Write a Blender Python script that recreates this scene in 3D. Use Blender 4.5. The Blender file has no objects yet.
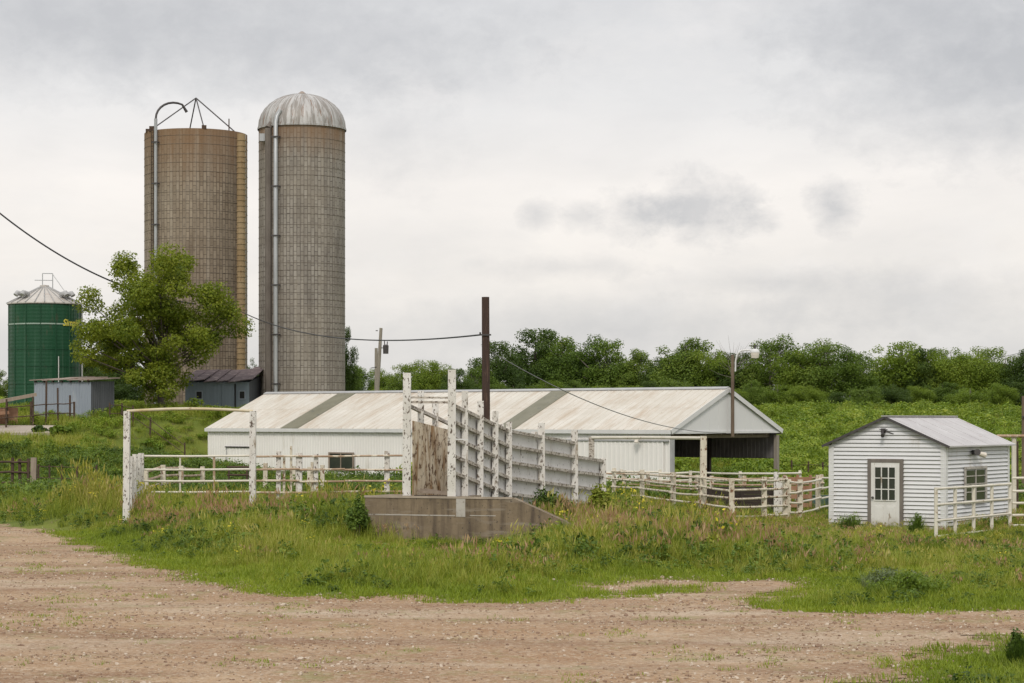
import bpy, math, random
import numpy as np
from mathutils import Vector, Matrix
random.seed(7); rng = np.random.default_rng(7)
R = math.radians
F, CX, HY, CZ = 2133.33, 512.0, 419.0, 3.3      # focal length in pixels, principal column, horizon row, eye height
S = bpy.context.scene
COL = S.collection

# ------------------------------------------------------------------ helpers
def X(px, Y): return (px - CX) / F * Y
def Z(py, Y): return CZ - (py - HY) / F * Y
def W(px, py, Y): return Vector((X(px, Y), Y, Z(py, Y)))
def ss(a, b, v):
    t = np.clip((np.asarray(v, float) - a) / (b - a), 0, 1)
    return t * t * (3 - 2 * t)

class MB:
    def __init__(s): s.v = []; s.f = []; s.uv = []; s.m = []; s.cur = 0
    def face(s, pts, uv=None):
        n = len(s.v); s.v += [tuple(p) for p in pts]; s.f.append(tuple(range(n, n + len(pts))))
        s.uv.append(uv or [(0, 0)] * len(pts)); s.m.append(s.cur); return s
    def hexa(s, c):                                   # 8 corners: bottom ring 0-3, top ring 4-7
        n = len(s.v); s.v += [tuple(p) for p in c]
        for q in ((3, 2, 1, 0), (4, 5, 6, 7), (0, 1, 5, 4), (1, 2, 6, 5), (2, 3, 7, 6), (3, 0, 4, 7)):
            s.f.append(tuple(n + i for i in q)); s.uv.append([(0, 0), (1, 0), (1, 1), (0, 1)]); s.m.append(s.cur)
        return s
    def box(s, x0, x1, y0, y1, z0, z1):
        return s.hexa([(x0, y0, z0), (x1, y0, z0), (x1, y1, z0), (x0, y1, z0), (x0, y0, z1), (x1, y0, z1), (x1, y1, z1), (x0, y1, z1)])
    def beam(s, p0, p1, w, h, w1=None, h1=None):
        p0, p1 = Vector(p0), Vector(p1); d = (p1 - p0).normalized()
        up = Vector((0, 0, 1)) if abs(d.z) < .9 else Vector((0, 1, 0))
        a = d.cross(up).normalized(); b = a.cross(d)
        w1 = w1 or w; h1 = h1 or h
        c = []
        for p, ww, hh in ((p0, w, h), (p1, w1, h1)):
            for i, j in ((-1, -1), (1, -1), (1, 1), (-1, 1)): c.append(p + a * i * ww / 2 + b * j * hh / 2)
        return s.hexa(c)
    def tube(s, pts, r, n=8, cap=True):
        pts = [Vector(p) for p in pts]; rs = r if isinstance(r, (list, tuple)) else [r] * len(pts)
        base = len(s.v); a = None
        for i, p in enumerate(pts):
            d = ((pts[i + 1] if i + 1 < len(pts) else p) - (pts[i - 1] if i else p)).normalized()
            if a is None:
                up = Vector((0, 0, 1)) if abs(d.z) < .9 else Vector((1, 0, 0)); a = d.cross(up).normalized()
            a = (a - d * a.dot(d)).normalized(); b = d.cross(a)
            for k in range(n):
                t = 2 * math.pi * k / n; s.v.append(tuple(p + (a * math.cos(t) + b * math.sin(t)) * rs[i]))
        for i in range(len(pts) - 1):
            for k in range(n):
                k2 = (k + 1) % n
                s.f.append((base + i * n + k, base + i * n + k2, base + (i + 1) * n + k2, base + (i + 1) * n + k))
                s.uv.append([(0, 0)] * 4); s.m.append(s.cur)
        if cap:
            for q in (tuple(range(base + n - 1, base - 1, -1)), tuple(range(base + (len(pts) - 1) * n, base + len(pts) * n))):
                s.f.append(q); s.uv.append([(0, 0)] * n); s.m.append(s.cur)
        return s
    def lathe(s, prof, n=48, c=(0, 0), uvr=None):      # prof: (r, z)
        base = len(s.v)
        for r, z in prof:
            for k in range(n):
                t = 2 * math.pi * k / n; s.v.append((c[0] + r * math.cos(t), c[1] + r * math.sin(t), z))
        R0 = uvr or prof[0][0]; L = [0]
        for i in range(1, len(prof)): L.append(L[-1] + math.hypot(prof[i][0] - prof[i - 1][0], prof[i][1] - prof[i - 1][1]))
        for i in range(len(prof) - 1):
            for k in range(n):
                k2 = (k + 1) % n
                s.f.append((base + i * n + k, base + i * n + k2, base + (i + 1) * n + k2, base + (i + 1) * n + k))
                u0, u1 = 2 * math.pi * R0 * k / n, 2 * math.pi * R0 * (k + 1) / n
                s.uv.append([(u0, L[i]), (u1, L[i]), (u1, L[i + 1]), (u0, L[i + 1])]); s.m.append(s.cur)
        return s
    def mesh(s, name, mats, off=(0, 0, 0), smooth=False):
        me = bpy.data.meshes.new(name)
        me.from_pydata([(a - off[0], b - off[1], c - off[2]) for a, b, c in s.v], [], s.f)
        for m in (mats if isinstance(mats, (list, tuple)) else [mats]): me.materials.append(m)
        uvl = me.uv_layers.new(name='UVMap')
        uvl.data.foreach_set('uv', [c for f in s.uv for p in f for c in p])
        me.polygons.foreach_set('material_index', s.m)
        if smooth:
            me.polygons.foreach_set('use_smooth', [True] * len(me.polygons))
            try: me.set_sharp_from_angle(angle=R(40))
            except Exception: pass
        me.update(); return me

def npmesh(name, verts, nper, mats, midx=None):        # many separate n-gons (n = nper) as one mesh
    me = bpy.data.meshes.new(name); n = len(verts)
    me.vertices.add(n); me.vertices.foreach_set('co', verts.astype(np.float32).ravel())
    me.loops.add(n); me.loops.foreach_set('vertex_index', np.arange(n, dtype=np.int32))
    me.polygons.add(n // nper); me.polygons.foreach_set('loop_start', np.arange(0, n, nper, dtype=np.int32))
    for m in mats: me.materials.append(m)
    if midx is not None: me.polygons.foreach_set('material_index', midx.astype(np.int32))
    me.update(calc_edges=True); return me

def link(name, me, parent=None):
    o = bpy.data.objects.new(name, me); COL.objects.link(o)
    if parent: o.parent = parent
    return o
def tag(o, label=None, cat=None, group=None, kind=None):
    if label: o['label'] = label
    if cat: o['category'] = cat
    if group: o['group'] = group
    if kind: o['kind'] = kind
    return o
class Thing:
    """An Empty at the base of a thing; parts are built in world axes (world=True) or in the thing's own axes."""
    def __init__(s, name, label, cat, loc, rz=0, group=None, world=False):
        s.o = bpy.data.objects.new(name, None); COL.objects.link(s.o); s.o.empty_display_size = .3
        s.o.location = loc; s.o.rotation_euler = (0, 0, rz); s.off = tuple(loc) if world else (0, 0, 0)
        tag(s.o, label, cat, group)
    def part(s, name, mb, mat, parent=None, label=None, smooth=False):
        o = link(name, mb.mesh(name, mat, s.off, smooth), parent or s.o)
        if label: o['label'] = label
        return o

# ------------------------------------------------------------------ materials
def nt(name):
    m = bpy.data.materials.new(name); m.use_nodes = True; t = m.node_tree
    return m, t, t.nodes['Principled BSDF']
def N(t, typ, **k):
    n = t.nodes.new(typ)
    for a, b in k.items():
        if a.startswith('_'): n.inputs[a[1:].replace('_', ' ')].default_value = b
        else: setattr(n, a, b)
    return n
def L(t, a, b): t.links.new(a, b)
def c4(c): return (c[0], c[1], c[2], 1)
def coords(t, stretch=(1, 1, 1), src='pos', rnd=False):
    if src == 'pos': o = N(t, 'ShaderNodeNewGeometry').outputs['Position']
    elif src == 'uv': o = N(t, 'ShaderNodeTexCoord').outputs['UV']
    else: o = N(t, 'ShaderNodeTexCoord').outputs['Object']
    mp = N(t, 'ShaderNodeMapping'); mp.inputs['Scale'].default_value = stretch; L(t, o, mp.inputs['Vector'])
    return mp.outputs['Vector']
def noise(t, vec, scale, detail=5, rough=.6, dist=0):
    n = N(t, 'ShaderNodeTexNoise'); n.inputs['Scale'].default_value = scale; n.inputs['Detail'].default_value = detail
    n.inputs['Roughness'].default_value = rough; n.inputs['Distortion'].default_value = dist
    L(t, vec, n.inputs['Vector']); return n.outputs['Fac']
def rng_(t, fac, a, b, lo=0, hi=1):
    n = N(t, 'ShaderNodeMapRange'); n.inputs['From Min'].default_value = a; n.inputs['From Max'].default_value = b
    n.inputs['To Min'].default_value = lo; n.inputs['To Max'].default_value = hi; L(t, fac, n.inputs['Value']); return n.outputs['Result']
def mix(t, fac, a, b, mode='MIX'):
    n = N(t, 'ShaderNodeMix', data_type='RGBA', blend_type=mode)
    if hasattr(fac, 'is_output'): L(t, fac, n.inputs[0])
    else: n.inputs[0].default_value = fac
    for s_, i in ((a, 6), (b, 7)):
        if hasattr(s_, 'is_output'): L(t, s_, n.inputs[i])
        else: n.inputs[i].default_value = c4(s_)
    return n.outputs[2]
def mth(t, op, a, b=None, clamp=False):
    n = N(t, 'ShaderNodeMath', operation=op, use_clamp=clamp)
    for s_, i in ((a, 0), (b, 1)):
        if s_ is None: continue
        if hasattr(s_, 'is_output'): L(t, s_, n.inputs[i])
        else: n.inputs[i].default_value = s_
    return n.outputs[0]
def bump(t, b, h, strength=.3, dist=.02):
    n = N(t, 'ShaderNodeBump'); n.inputs['Strength'].default_value = strength; n.inputs['Distance'].default_value = dist
    L(t, h, n.inputs['Height']); L(t, n.outputs[0], b.inputs['Normal'])

def pmat(name, c1, c2, scale=2, stretch=(1, 1, 1), rough=.75, metal=0, src='pos', wear=None, wear2=None, bmp=0, splash=None):
    """two-tone noise colour; wear = (colour, scale, stretch, threshold, softness) adds flakes or stains with their own shape"""
    m, t, b = nt(name); v = coords(t, stretch, src)
    col = mix(t, rng_(t, noise(t, v, scale), .3, .7), c1, c2)
    for w in (wear, wear2):
        if w:
            n = noise(t, coords(t, w[2], src), w[1], 6, .65)
            col = mix(t, rng_(t, n, w[3], w[3] + w[4]), col, w[0])
    if splash:                                          # soil thrown up on the foot of a wall by rain
        sz_ = N(t, 'ShaderNodeSeparateXYZ'); L(t, N(t, 'ShaderNodeNewGeometry').outputs['Position'], sz_.inputs[0])
        f = mth(t, 'ADD', rng_(t, sz_.outputs[2], splash[0], splash[1], 1, 0), mth(t, 'MULTIPLY', mth(t, 'SUBTRACT', noise(t, coords(t), 3, 5), .5), .9))
        col = mix(t, rng_(t, f, .35, 1.0, 0, .7), col, (.26, .21, .15))
    L(t, col, b.inputs['Base Color']); b.inputs['Roughness'].default_value = rough; b.inputs['Metallic'].default_value = metal
    b.inputs['Specular IOR Level'].default_value = .3
    if bmp: bump(t, b, noise(t, v, scale * 6), bmp)
    return m
def leafmat(name, cols, trans=.35, scale=.25):
    """foliage: colour differs leaf by leaf, plant by plant and in broad drifts over the ground"""
    m, t, b = nt(name)
    g = N(t, 'ShaderNodeNewGeometry'); oi = N(t, 'ShaderNodeObjectInfo')
    a = mth(t, 'MULTIPLY', g.outputs['Random Per Island'], .45)
    a = mth(t, 'ADD', a, mth(t, 'MULTIPLY', oi.outputs['Random'], .25))
    a = mth(t, 'ADD', a, rng_(t, noise(t, g.outputs['Position'], scale, 4), .33, .67, -.08, .38))
    cr = N(t, 'ShaderNodeValToRGB'); el = cr.color_ramp.elements
    while len(el) < len(cols): el.new(.5)
    for i, c in enumerate(cols): el[i].position = .12 + .76 * i / (len(cols) - 1); el[i].color = c4(c)
    L(t, a, cr.inputs[0]); L(t, cr.outputs[0], b.inputs['Base Color'])
    b.inputs['Roughness'].default_value = .6; b.inputs['Specular IOR Level'].default_value = .25
    tr = N(t, 'ShaderNodeBsdfTranslucent'); L(t, mix(t, 1.0, cr.outputs[0], (1.3, 1.25, .7), 'MULTIPLY'), tr.inputs['Color'])
    mx = N(t, 'ShaderNodeMixShader'); mx.inputs[0].default_value = trans
    L(t, b.outputs[0], mx.inputs[1]); L(t, tr.outputs[0], mx.inputs[2]); L(t, mx.outputs[0], t.nodes['Material Output'].inputs['Surface'])
    return m

FL = (.115, .085, .065)
M = {}
M['peel'] = pmat('peeling_white_paint', (.74, .72, .69), (.60, .57, .52), 3, (1, 1, .5), .8, wear=(FL, 17, (1, 1, .55), .555, .05), wear2=((.33, .27, .20), 5, (1, 1, .3), .58, .1), bmp=.3)
M['peelp'] = pmat('peeling_white_panel', (.72, .70, .69), (.60, .58, .56), 2, (1, 1, .5), .8, wear=(FL, 11, (1, 1, .5), .615, .03), wear2=((.38, .32, .26), 2, (1, 1, .4), .56, .2))
M['railw'] = pmat('flaking_rail', (.60, .56, .51), (.40, .35, .29), 4, (1, 1, 1), .8, wear=(FL, 11, (1, 1, 1.5), .50, .10))
M['railcream'] = pmat('cream_corral_paint', (.68, .63, .52), (.52, .46, .36), 3, (1, 1, .6), .8, wear=((.17, .085, .045), 9, (1, 1, .6), .555, .05), wear2=((.30, .19, .11), 3, (1, 1, .5), .55, .12), bmp=.2)
M['pipecream'] = pmat('cream_pipe_paint', (.70, .66, .57), (.58, .53, .44), 2, (1, 1, 1), .6, wear=((.25, .13, .07), 5, (1, 1, 1), .62, .08))
M['piperust'] = pmat('rusty_pipe', (.46, .35, .25), (.30, .19, .12), 3, (1, 1, 1), .85, wear=((.62, .55, .44), 2, (1, 1, 1), .53, .05))
M['darkrust'] = pmat('dark_rusted_steel', (.10, .065, .045), (.06, .04, .03), 4, rough=.85)
M['ochre'] = pmat('ochre_pole', (.50, .40, .22), (.62, .56, .44), 2, (1, 1, 1), .7, wear=((.25, .14, .07), 4, (1, 1, 1), .6, .08))
M['board'] = pmat('weathered_plywood', (.76, .68, .54), (.62, .52, .38), 1.6, (1, 1, .6), .85, wear2=((.15, .085, .045), 8, (1, 1, .6), .535, .07), wear=((.34, .215, .11), 2.4, (2.0, 2.0, .4), .46, .14))
M['pole'] = pmat('creosoted_pole', (.085, .05, .038), (.045, .03, .025), 3, (3, 3, .3), .85, wear=((.19, .12, .085), 6, (4, 4, .25), .60, .08), bmp=.4)
M['greypole'] = pmat('grey_pole_wood', (.33, .30, .25), (.22, .19, .16), 2, (3, 3, .3), .85)
M['lamppole'] = pmat('brown_lamp_pole', (.20, .155, .105), (.10, .065, .05), 1.2, (1, 1, .5), .7)
M['darkwood'] = pmat('dark_weathered_boards', (.055, .042, .034), (.032, .025, .022), 3, (1, 1, 3), .9)
M['wood'] = pmat('bare_grey_wood', (.34, .28, .22), (.24, .19, .15), 4, (2, 2, .4), .85)
M['greywood'] = pmat('weathered_door_casing', (.22, .195, .17), (.15, .13, .115), 4, (2, 2, .4), .85)
M['redwood'] = pmat('red_brown_wood', (.26, .13, .08), (.36, .22, .14), 3, (2, 2, .4), .85)
M['wall'] = pmat('white_ribbed_metal', (.84, .82, .785), (.78, .755, .72), .6, (1, 1, .35), .55, wear=((.56, .52, .45), 1.5, (1, 1, .25), .60, .2), splash=(-.5, .5))
M['trim'] = pmat('white_trim', (.70, .70, .69), (.62, .61, .60), 2, rough=.5)
M['trimgrey'] = pmat('grey_galvanised_trim', (.42, .42, .42), (.33, .33, .33), 2, rough=.5)
M['gable'] = pmat('gable_sheet', (.72, .715, .71), (.67, .665, .66), .5, rough=.55)
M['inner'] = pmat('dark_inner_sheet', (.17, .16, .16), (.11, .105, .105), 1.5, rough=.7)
M['dark'] = pmat('dark_gap', (.03, .028, .026), (.02, .02, .02), 3, rough=.9)
M['siding'] = pmat('white_lap_siding', (.70, .70, .71), (.64, .64, .65), .8, (1, 1, .4), .5, wear=((.50, .47, .43), 2, (1, 1, .3), .58, .16), splash=(0, .8))
M['shedroof'] = pmat('dull_galvanised_roof', (.54, .52, .52), (.43, .41, .41), 1.2, (1, 1, 1), .55, .15, wear=((.30, .18, .12), 1.6, (1, 1, 1), .64, .08), wear2=((.58, .57, .57), 3, (1, 1, 1), .6, .1))
M['door'] = pmat('dirty_white_door', (.74, .73, .70), (.64, .62, .58), 2, (1, 1, .4), .5, wear=((.35, .30, .24), 6, (1, 1, .4), .60, .06), splash=(0, .6))
M['glass'] = pmat('dim_window_glass', (.035, .042, .035), (.06, .065, .05), 1.5, rough=.12)
M['steel'] = pmat('galvanised_pipe', (.46, .47, .48), (.36, .37, .38), 2, (1, 1, .3), .45, .4)
M['darksteel'] = pmat('weathered_dark_steel', (.10, .09, .09), (.06, .055, .055), 3, rough=.6, metal=.2)
M['chute'] = pmat('tan_unloading_chute', (.42, .32, .19), (.30, .21, .11), .8, (1, 1, .5), .7, wear=((.22, .12, .05), 2, (1, 1, .3), .6, .1))
M['dome'] = pmat('weathered_silver_dome', (.52, .51, .50), (.40, .39, .38), .9, (1, 1, 1), .55, .15, src='uv', wear=((.20, .115, .07), 1.5, (3.4, .36, 1), .545, .06), wear2=((.26, .24, .22), 1.0, (4, .4, 1), .47, .1))
M['rustshed'] = pmat('rusted_roof_sheet', (.26, .19, .15), (.36, .31, .27), 1.2, (1, 1, 1), .7, .1, wear=((.17, .085, .05), 1.5, (1, 1, 1), .55, .1))
M['greyshed'] = pmat('blue_grey_sheet', (.30, .335, .385), (.25, .28, .33), .8, (1, 1, .4), .5, wear=((.36, .385, .42), .9, (1, 1, .1), .55, .05), wear2=((.15, .12, .10), 2, (1, 1, .5), .68, .08))
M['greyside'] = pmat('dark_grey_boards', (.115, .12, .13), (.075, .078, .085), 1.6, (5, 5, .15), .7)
M['blueshed'] = pmat('faded_blue_boards', (.215, .255, .295), (.18, .21, .245), 1.5, (4, 4, .2), .7)
M['purproof'] = pmat('brown_purple_roofing', (.18, .14, .145), (.10, .08, .085), 1.3, (1, 1, 1), .8, wear=((.30, .25, .24), 2, (1, 1, 1), .58, .08))
M['bin'] = pmat('green_enamel_sheet', (.008, .055, .024), (.022, .088, .045), .6, (2, 2, .12), .42, wear=((.07, .14, .095), 1.0, (2.5, 2.5, .06), .53, .14), wear2=((.06, .075, .045), 1.4, (1.5, 1.5, .3), .60, .12))
M['binroof'] = pmat('pale_bin_roof', (.56, .53, .49), (.46, .42, .38), .8, rough=.5, metal=.1, wear=((.36, .25, .19), 1.6, (1, 1, 1), .6, .1))
M['bandw'] = pmat('pale_band', (.36, .44, .38), (.26, .34, .29), 2, rough=.5)
M['yellow'] = pmat('yellow_lettering', (.70, .62, .10), (.62, .55, .09), 4, rough=.5)
M['lampwhite'] = pmat('lamp_plastic', (.74, .68, .60), (.64, .58, .50), 6, rough=.4)
M['wire'] = pmat('cable_rubber', (.05, .05, .055), (.035, .035, .04), 5, rough=.6)
M['wiregrey'] = pmat('cable_aluminium', (.26, .25, .25), (.2, .2, .2), 5, rough=.5)
M['bark'] = pmat('grey_brown_bark', (.13, .105, .085), (.075, .06, .05), 3, (2, 2, .4), .9)
M['barkpale'] = pmat('pale_bark', (.26, .23, .20), (.17, .15, .13), 2, (2, 2, .4), .9)
M['stone'] = pmat('pebble_stone', (.42, .33, .24), (.27, .19, .13), .8, rough=.85)
M['pad'] = pmat('pale_concrete_pad', (.44, .38, .32), (.34, .29, .24), .6, rough=.9)

def concrete():
    m, t, b = nt('stained_dock_concrete')
    v = coords(t); c = mix(t, rng_(t, noise(t, v, 1.1, 6, .7), .3, .7), (.15, .113, .072), (.27, .205, .135))
    c = mix(t, rng_(t, noise(t, coords(t, (3, 3, .25)), 1.6, 5), .48, .72), c, (.085, .062, .045))
    c = mix(t, rng_(t, noise(t, coords(t, (1, 1, 6)), .9, 4), .55, .7), c, (.26, .215, .165))
    c = mix(t, rng_(t, noise(t, v, 14, 3), .62, .7), c, (.06, .05, .045))
    L(t, c, b.inputs['Base Color']); b.inputs['Roughness'].default_value = .9
    bump(t, b, noise(t, v, 9, 6), .5, .02); return m
M['concrete'] = concrete()
M['cap'] = pmat('worn_concrete_edge', (.42, .35, .28), (.30, .25, .20), 3, rough=.9)
M['mortar'] = pmat('pale_mortar', (.50, .47, .43), (.38, .35, .31), 4, rough=.9, wear=((.20, .17, .14), 8, (1, 1, 1), .58, .06))

def roofmat():
    m, t, b = nt('chalky_white_roof')
    c = mix(t, rng_(t, noise(t, coords(t, (1, 1, 1), 'uv'), .5), .3, .7), (.63, .60, .54), (.55, .51, .445))
    rust = rng_(t, noise(t, coords(t, (.75, .22, 1), 'uv'), 1.3, 7, .7), .47, .70)
    c = mix(t, mth(t, 'MULTIPLY', rust, .72), c, (.38, .275, .175))
    grime = rng_(t, noise(t, coords(t, (6, .35, 1), 'uv'), 1.0, 4), .55, .75)
    c = mix(t, mth(t, 'MULTIPLY', grime, .45), c, (.40, .35, .28))
    br = N(t, 'ShaderNodeTexBrick'); br.offset = 0; br.inputs['Scale'].default_value = 1
    br.inputs['Brick Width'].default_value = .95; br.inputs['Row Height'].default_value = 3.05; br.inputs['Mortar Size'].default_value = .022
    br.inputs['Mortar Smooth'].default_value = .3; br.inputs['Color1'].default_value = (1, 1, 1, 1); br.inputs['Color2'].default_value = (.93, .925, .91, 1); br.inputs['Mortar'].default_value = (.77, .74, .70, 1)
    L(t, coords(t, (1, 1, 1), 'uv'), br.inputs['Vector'])
    c = mix(t, 1, c, br.outputs['Color'], 'MULTIPLY')
    L(t, c, b.inputs['Base Color']); b.inputs['Roughness'].default_value = .6; return m
M['roof'] = roofmat()
M['skylight'] = pmat('mossy_plastic_sheet', (.145, .138, .09), (.20, .19, .135), 1.5, rough=.5, wear=((.10, .10, .08), 3, (1, 1, 1), .58, .1))

def stave(name, c1, c2, joint, stain, top, stain_h):
    """concrete staves: upright bricks from the UV, with weathering streaks and a rust-stained rim"""
    m, t, b = nt(name)
    uv = N(t, 'ShaderNodeTexCoord').outputs['UV']; sp = N(t, 'ShaderNodeSeparateXYZ'); L(t, uv, sp.inputs[0])
    cb = N(t, 'ShaderNodeCombineXYZ'); L(t, sp.outputs[1], cb.inputs[0]); L(t, sp.outputs[0], cb.inputs[1])
    br = N(t, 'ShaderNodeTexBrick'); br.offset = .5; br.inputs['Scale'].default_value = 1
    br.inputs['Brick Width'].default_value = .70; br.inputs['Row Height'].default_value = .26; br.inputs['Mortar Size'].default_value = .03
    br.inputs['Mortar Smooth'].default_value = .4; br.inputs['Bias'].default_value = -.1
    for k, c in (('Color1', c1), ('Color2', c2), ('Mortar', joint)): br.inputs[k].default_value = c4(c)
    L(t, cb.outputs[0], br.inputs['Vector']); c = br.outputs['Color']
    n1 = rng_(t, noise(t, coords(t, (1, .10, 1), 'uv'), 1.3, 6, .7), .42, .70); c = mix(t, mth(t, 'MULTIPLY', n1, .85), c, stain)
    n6 = rng_(t, noise(t, coords(t, (2.2, .06, 1), 'uv'), 1.1, 5, .65), .52, .70); c = mix(t, mth(t, 'MULTIPLY', n6, .5), c, (.42, .375, .315))
    n2 = rng_(t, noise(t, coords(t, (1, .9, 1), 'uv'), .35, 4), .4, .7); c = mix(t, mth(t, 'MULTIPLY', n2, .35), c, (.30, .255, .20))
    n4 = rng_(t, noise(t, coords(t, (1, 1, 1), 'uv'), 2.6, 4, .7), .58, .68); c = mix(t, mth(t, 'MULTIPLY', n4, .35), c, (.08, .065, .055))
    hz = rng_(t, sp.outputs[1], top - stain_h, top); n3 = noise(t, coords(t, (1, .10, 1), 'uv'), 1.4, 5)
    f = rng_(t, mth(t, 'MULTIPLY', hz, mth(t, 'ADD', n3, .45)), .45, .95); c = mix(t, mth(t, 'MULTIPLY', f, .8), c, (.21, .12, .06))
    L(t, c, b.inputs['Base Color']); b.inputs['Roughness'].default_value = .9
    bump(t, b, br.outputs['Fac'], -.4, .03); return m

def gravel_color(t):
    p = N(t, 'ShaderNodeNewGeometry').outputs['Position']
    def mp(s_):
        k = N(t, 'ShaderNodeMapping'); k.inputs['Scale'].default_value = s_; L(t, p, k.inputs['Vector']); return k.outputs[0]
    c = mix(t, rng_(t, noise(t, mp((.35, .9, 1)), .55, 6, .65), .34, .66), (.325, .195, .108), (.46, .325, .205))
    c = mix(t, rng_(t, noise(t, mp((.15, .62, 1)), .8, 6, .65), .48, .66, 0, .75), c, (.185, .092, .048))     # bare reddish wheel tracks
    c = mix(t, rng_(t, noise(t, mp((.2, .7, 1)), .62, 6, .65), .52, .70), c, (.50, .40, .295))       # windrows of paler stone
    c = mix(t, rng_(t, noise(t, mp((.25, .25, 1)), .5, 6, .7), .5, .68, 0, .7), c, (.22, .115, .062))
    vo = N(t, 'ShaderNodeTexVoronoi', feature='F1'); vo.inputs['Scale'].default_value = 16; L(t, p, vo.inputs['Vector'])
    sp = N(t, 'ShaderNodeSeparateXYZ'); L(t, vo.outputs['Color'], sp.inputs[0])
    c = mix(t, rng_(t, sp.outputs[0], .62, .95, 0, .45), c, (.56, .46, .35))
    c = mix(t, rng_(t, sp.outputs[1], .80, .97, 0, .5), c, (.17, .105, .06))
    vo2 = N(t, 'ShaderNodeTexVoronoi', feature='F1'); vo2.inputs['Scale'].default_value = 44; L(t, p, vo2.inputs['Vector'])
    s2 = N(t, 'ShaderNodeSeparateXYZ'); L(t, vo2.outputs['Color'], s2.inputs[0])
    c = mix(t, rng_(t, s2.outputs[0], .6, 1, 0, .4), c, (.58, .48, .37)); c = mix(t, rng_(t, s2.outputs[1], .7, 1, 0, .4), c, (.17, .11, .075))
    h = mth(t, 'ADD', mth(t, 'MULTIPLY', vo.outputs['Distance'], -6), mth(t, 'MULTIPLY', vo2.outputs['Distance'], -8))
    return c, h, p
def gravelmat():
    m, t, b = nt('pale_gravel_and_dirt'); c, h, p = gravel_color(t)
    c = mix(t, mth(t, 'MULTIPLY', rng_(t, noise(t, p, .9, 7, .75), .54, .66), .62), c, (.235, .235, .095))   # sprouting weeds
    L(t, c, b.inputs['Base Color']); b.inputs['Roughness'].default_value = .95; b.inputs['Specular IOR Level'].default_value = .15
    bump(t, b, h, .4, .025); return m
def groundmat():
    m, t, b = nt('soil_and_turf'); c, h, p = gravel_color(t)
    at = N(t, 'ShaderNodeAttribute', attribute_name='road')
    g = mix(t, rng_(t, noise(t, p, .35, 5), .35, .65), (.11, .15, .025), (.18, .205, .04))
    g = mix(t, rng_(t, noise(t, p, 1.7, 6, .7), .56, .70), g, (.13, .10, .055))
    f = mth(t, 'ADD', at.outputs['Fac'], mth(t, 'MULTIPLY', mth(t, 'SUBTRACT', noise(t, p, 1.3, 7, .75), .5), 1.7))
    L(t, mix(t, rng_(t, f, .42, .58), g, c), b.inputs['Base Color']); b.inputs['Roughness'].default_value = .95; b.inputs['Specular IOR Level'].default_value = .15
    bump(t, b, h, .4, .02); return m
M['gravel'] = gravelmat(); M['ground'] = groundmat()

M['lf_short'] = leafmat('short_grass', [(.137, .192, .015), (.205, .273, .025), (.305, .348, .040)], .3)
M['lf_tall'] = leafmat('meadow_grass', [(.105, .155, .018), (.19, .245, .03), (.29, .325, .045), (.40, .37, .11)], .3)
M['lf_seed'] = leafmat('ripe_seed_heads', [(.29, .165, .095), (.37, .235, .14), (.44, .32, .18)], .25)
M['lf_gold'] = leafmat('yellow_dry_grass', [(.184, .207, .025), (.287, .287, .046), (.380, .345, .092), (.437, .391, .161)], .3)
M['lf_weed'] = leafmat('broad_weed_leaves', [(.038, .07, .012), (.072, .124, .021), (.130, .202, .031), (.208, .286, .049)], .3)
M['lf_field'] = leafmat('field_crop_leaves', [(.085, .156, .017), (.163, .247, .026), (.260, .338, .039), (.390, .429, .085)], .3, .10)
M['lf_dark'] = leafmat('dark_bush_leaves', [(.025, .05, .012), (.045, .085, .02), (.075, .125, .03)], .25)
M['lf_grey'] = leafmat('grey_green_leaves', [(.108, .144, .066), (.156, .198, .090), (.204, .240, .120)], .25)
M['flower'] = pmat('yellow_petals', (.62, .52, .03), (.5, .45, .04), 4, rough=.6)
M['lf_oak'] = leafmat('yellow_green_tree_leaves', [(.063, .100, .013), (.121, .168, .017), (.194, .242, .023), (.263, .294, .037)], .38, .5)
M['lf_t1'] = leafmat('mid_green_tree_leaves', [(.062, .109, .015), (.116, .182, .025), (.192, .253, .040)], .3, .12)
M['lf_t2'] = leafmat('dark_green_tree_leaves', [(.033, .063, .012), (.063, .107, .019), (.107, .154, .028)], .3, .12)
M['lf_t3'] = leafmat('light_green_tree_leaves', [(.094, .154, .018), (.165, .237, .028), (.248, .308, .040)], .35, .12)

# ------------------------------------------------------------------ terrain
def road_pt(p): Y = F * CZ / (p[1] - HY); return (X(p[0], Y), Y)
ROAD = [road_pt(p) for p in [(-420, 516), (-200, 518), (-60, 521), (0, 524), (25, 529), (60, 536), (100, 547), (150, 563), (200, 577), (250, 588), (300, 596), (350, 600),
        (385, 594), (415, 594), (440, 602), (512, 604), (600, 599), (660, 592), (700, 585), (750, 580), (805, 580), (822, 587), (800, 595), (765, 600), (745, 608), (800, 614), (870, 614), (950, 610), (1024, 607), (1150, 602), (1400, 600),
        (1500, 900), (1200, 1000), (-200, 1000), (-500, 700)]]
CLUMP = [road_pt(p) for p in [(845, 700), (880, 683), (925, 668), (960, 654), (1000, 646), (1060, 634), (1200, 640), (1200, 900), (900, 900)]]
PATCH = [road_pt(p) for p in [(585, 588), (640, 582), (705, 578), (712, 588), (640, 592), (600, 594)]]
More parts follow.
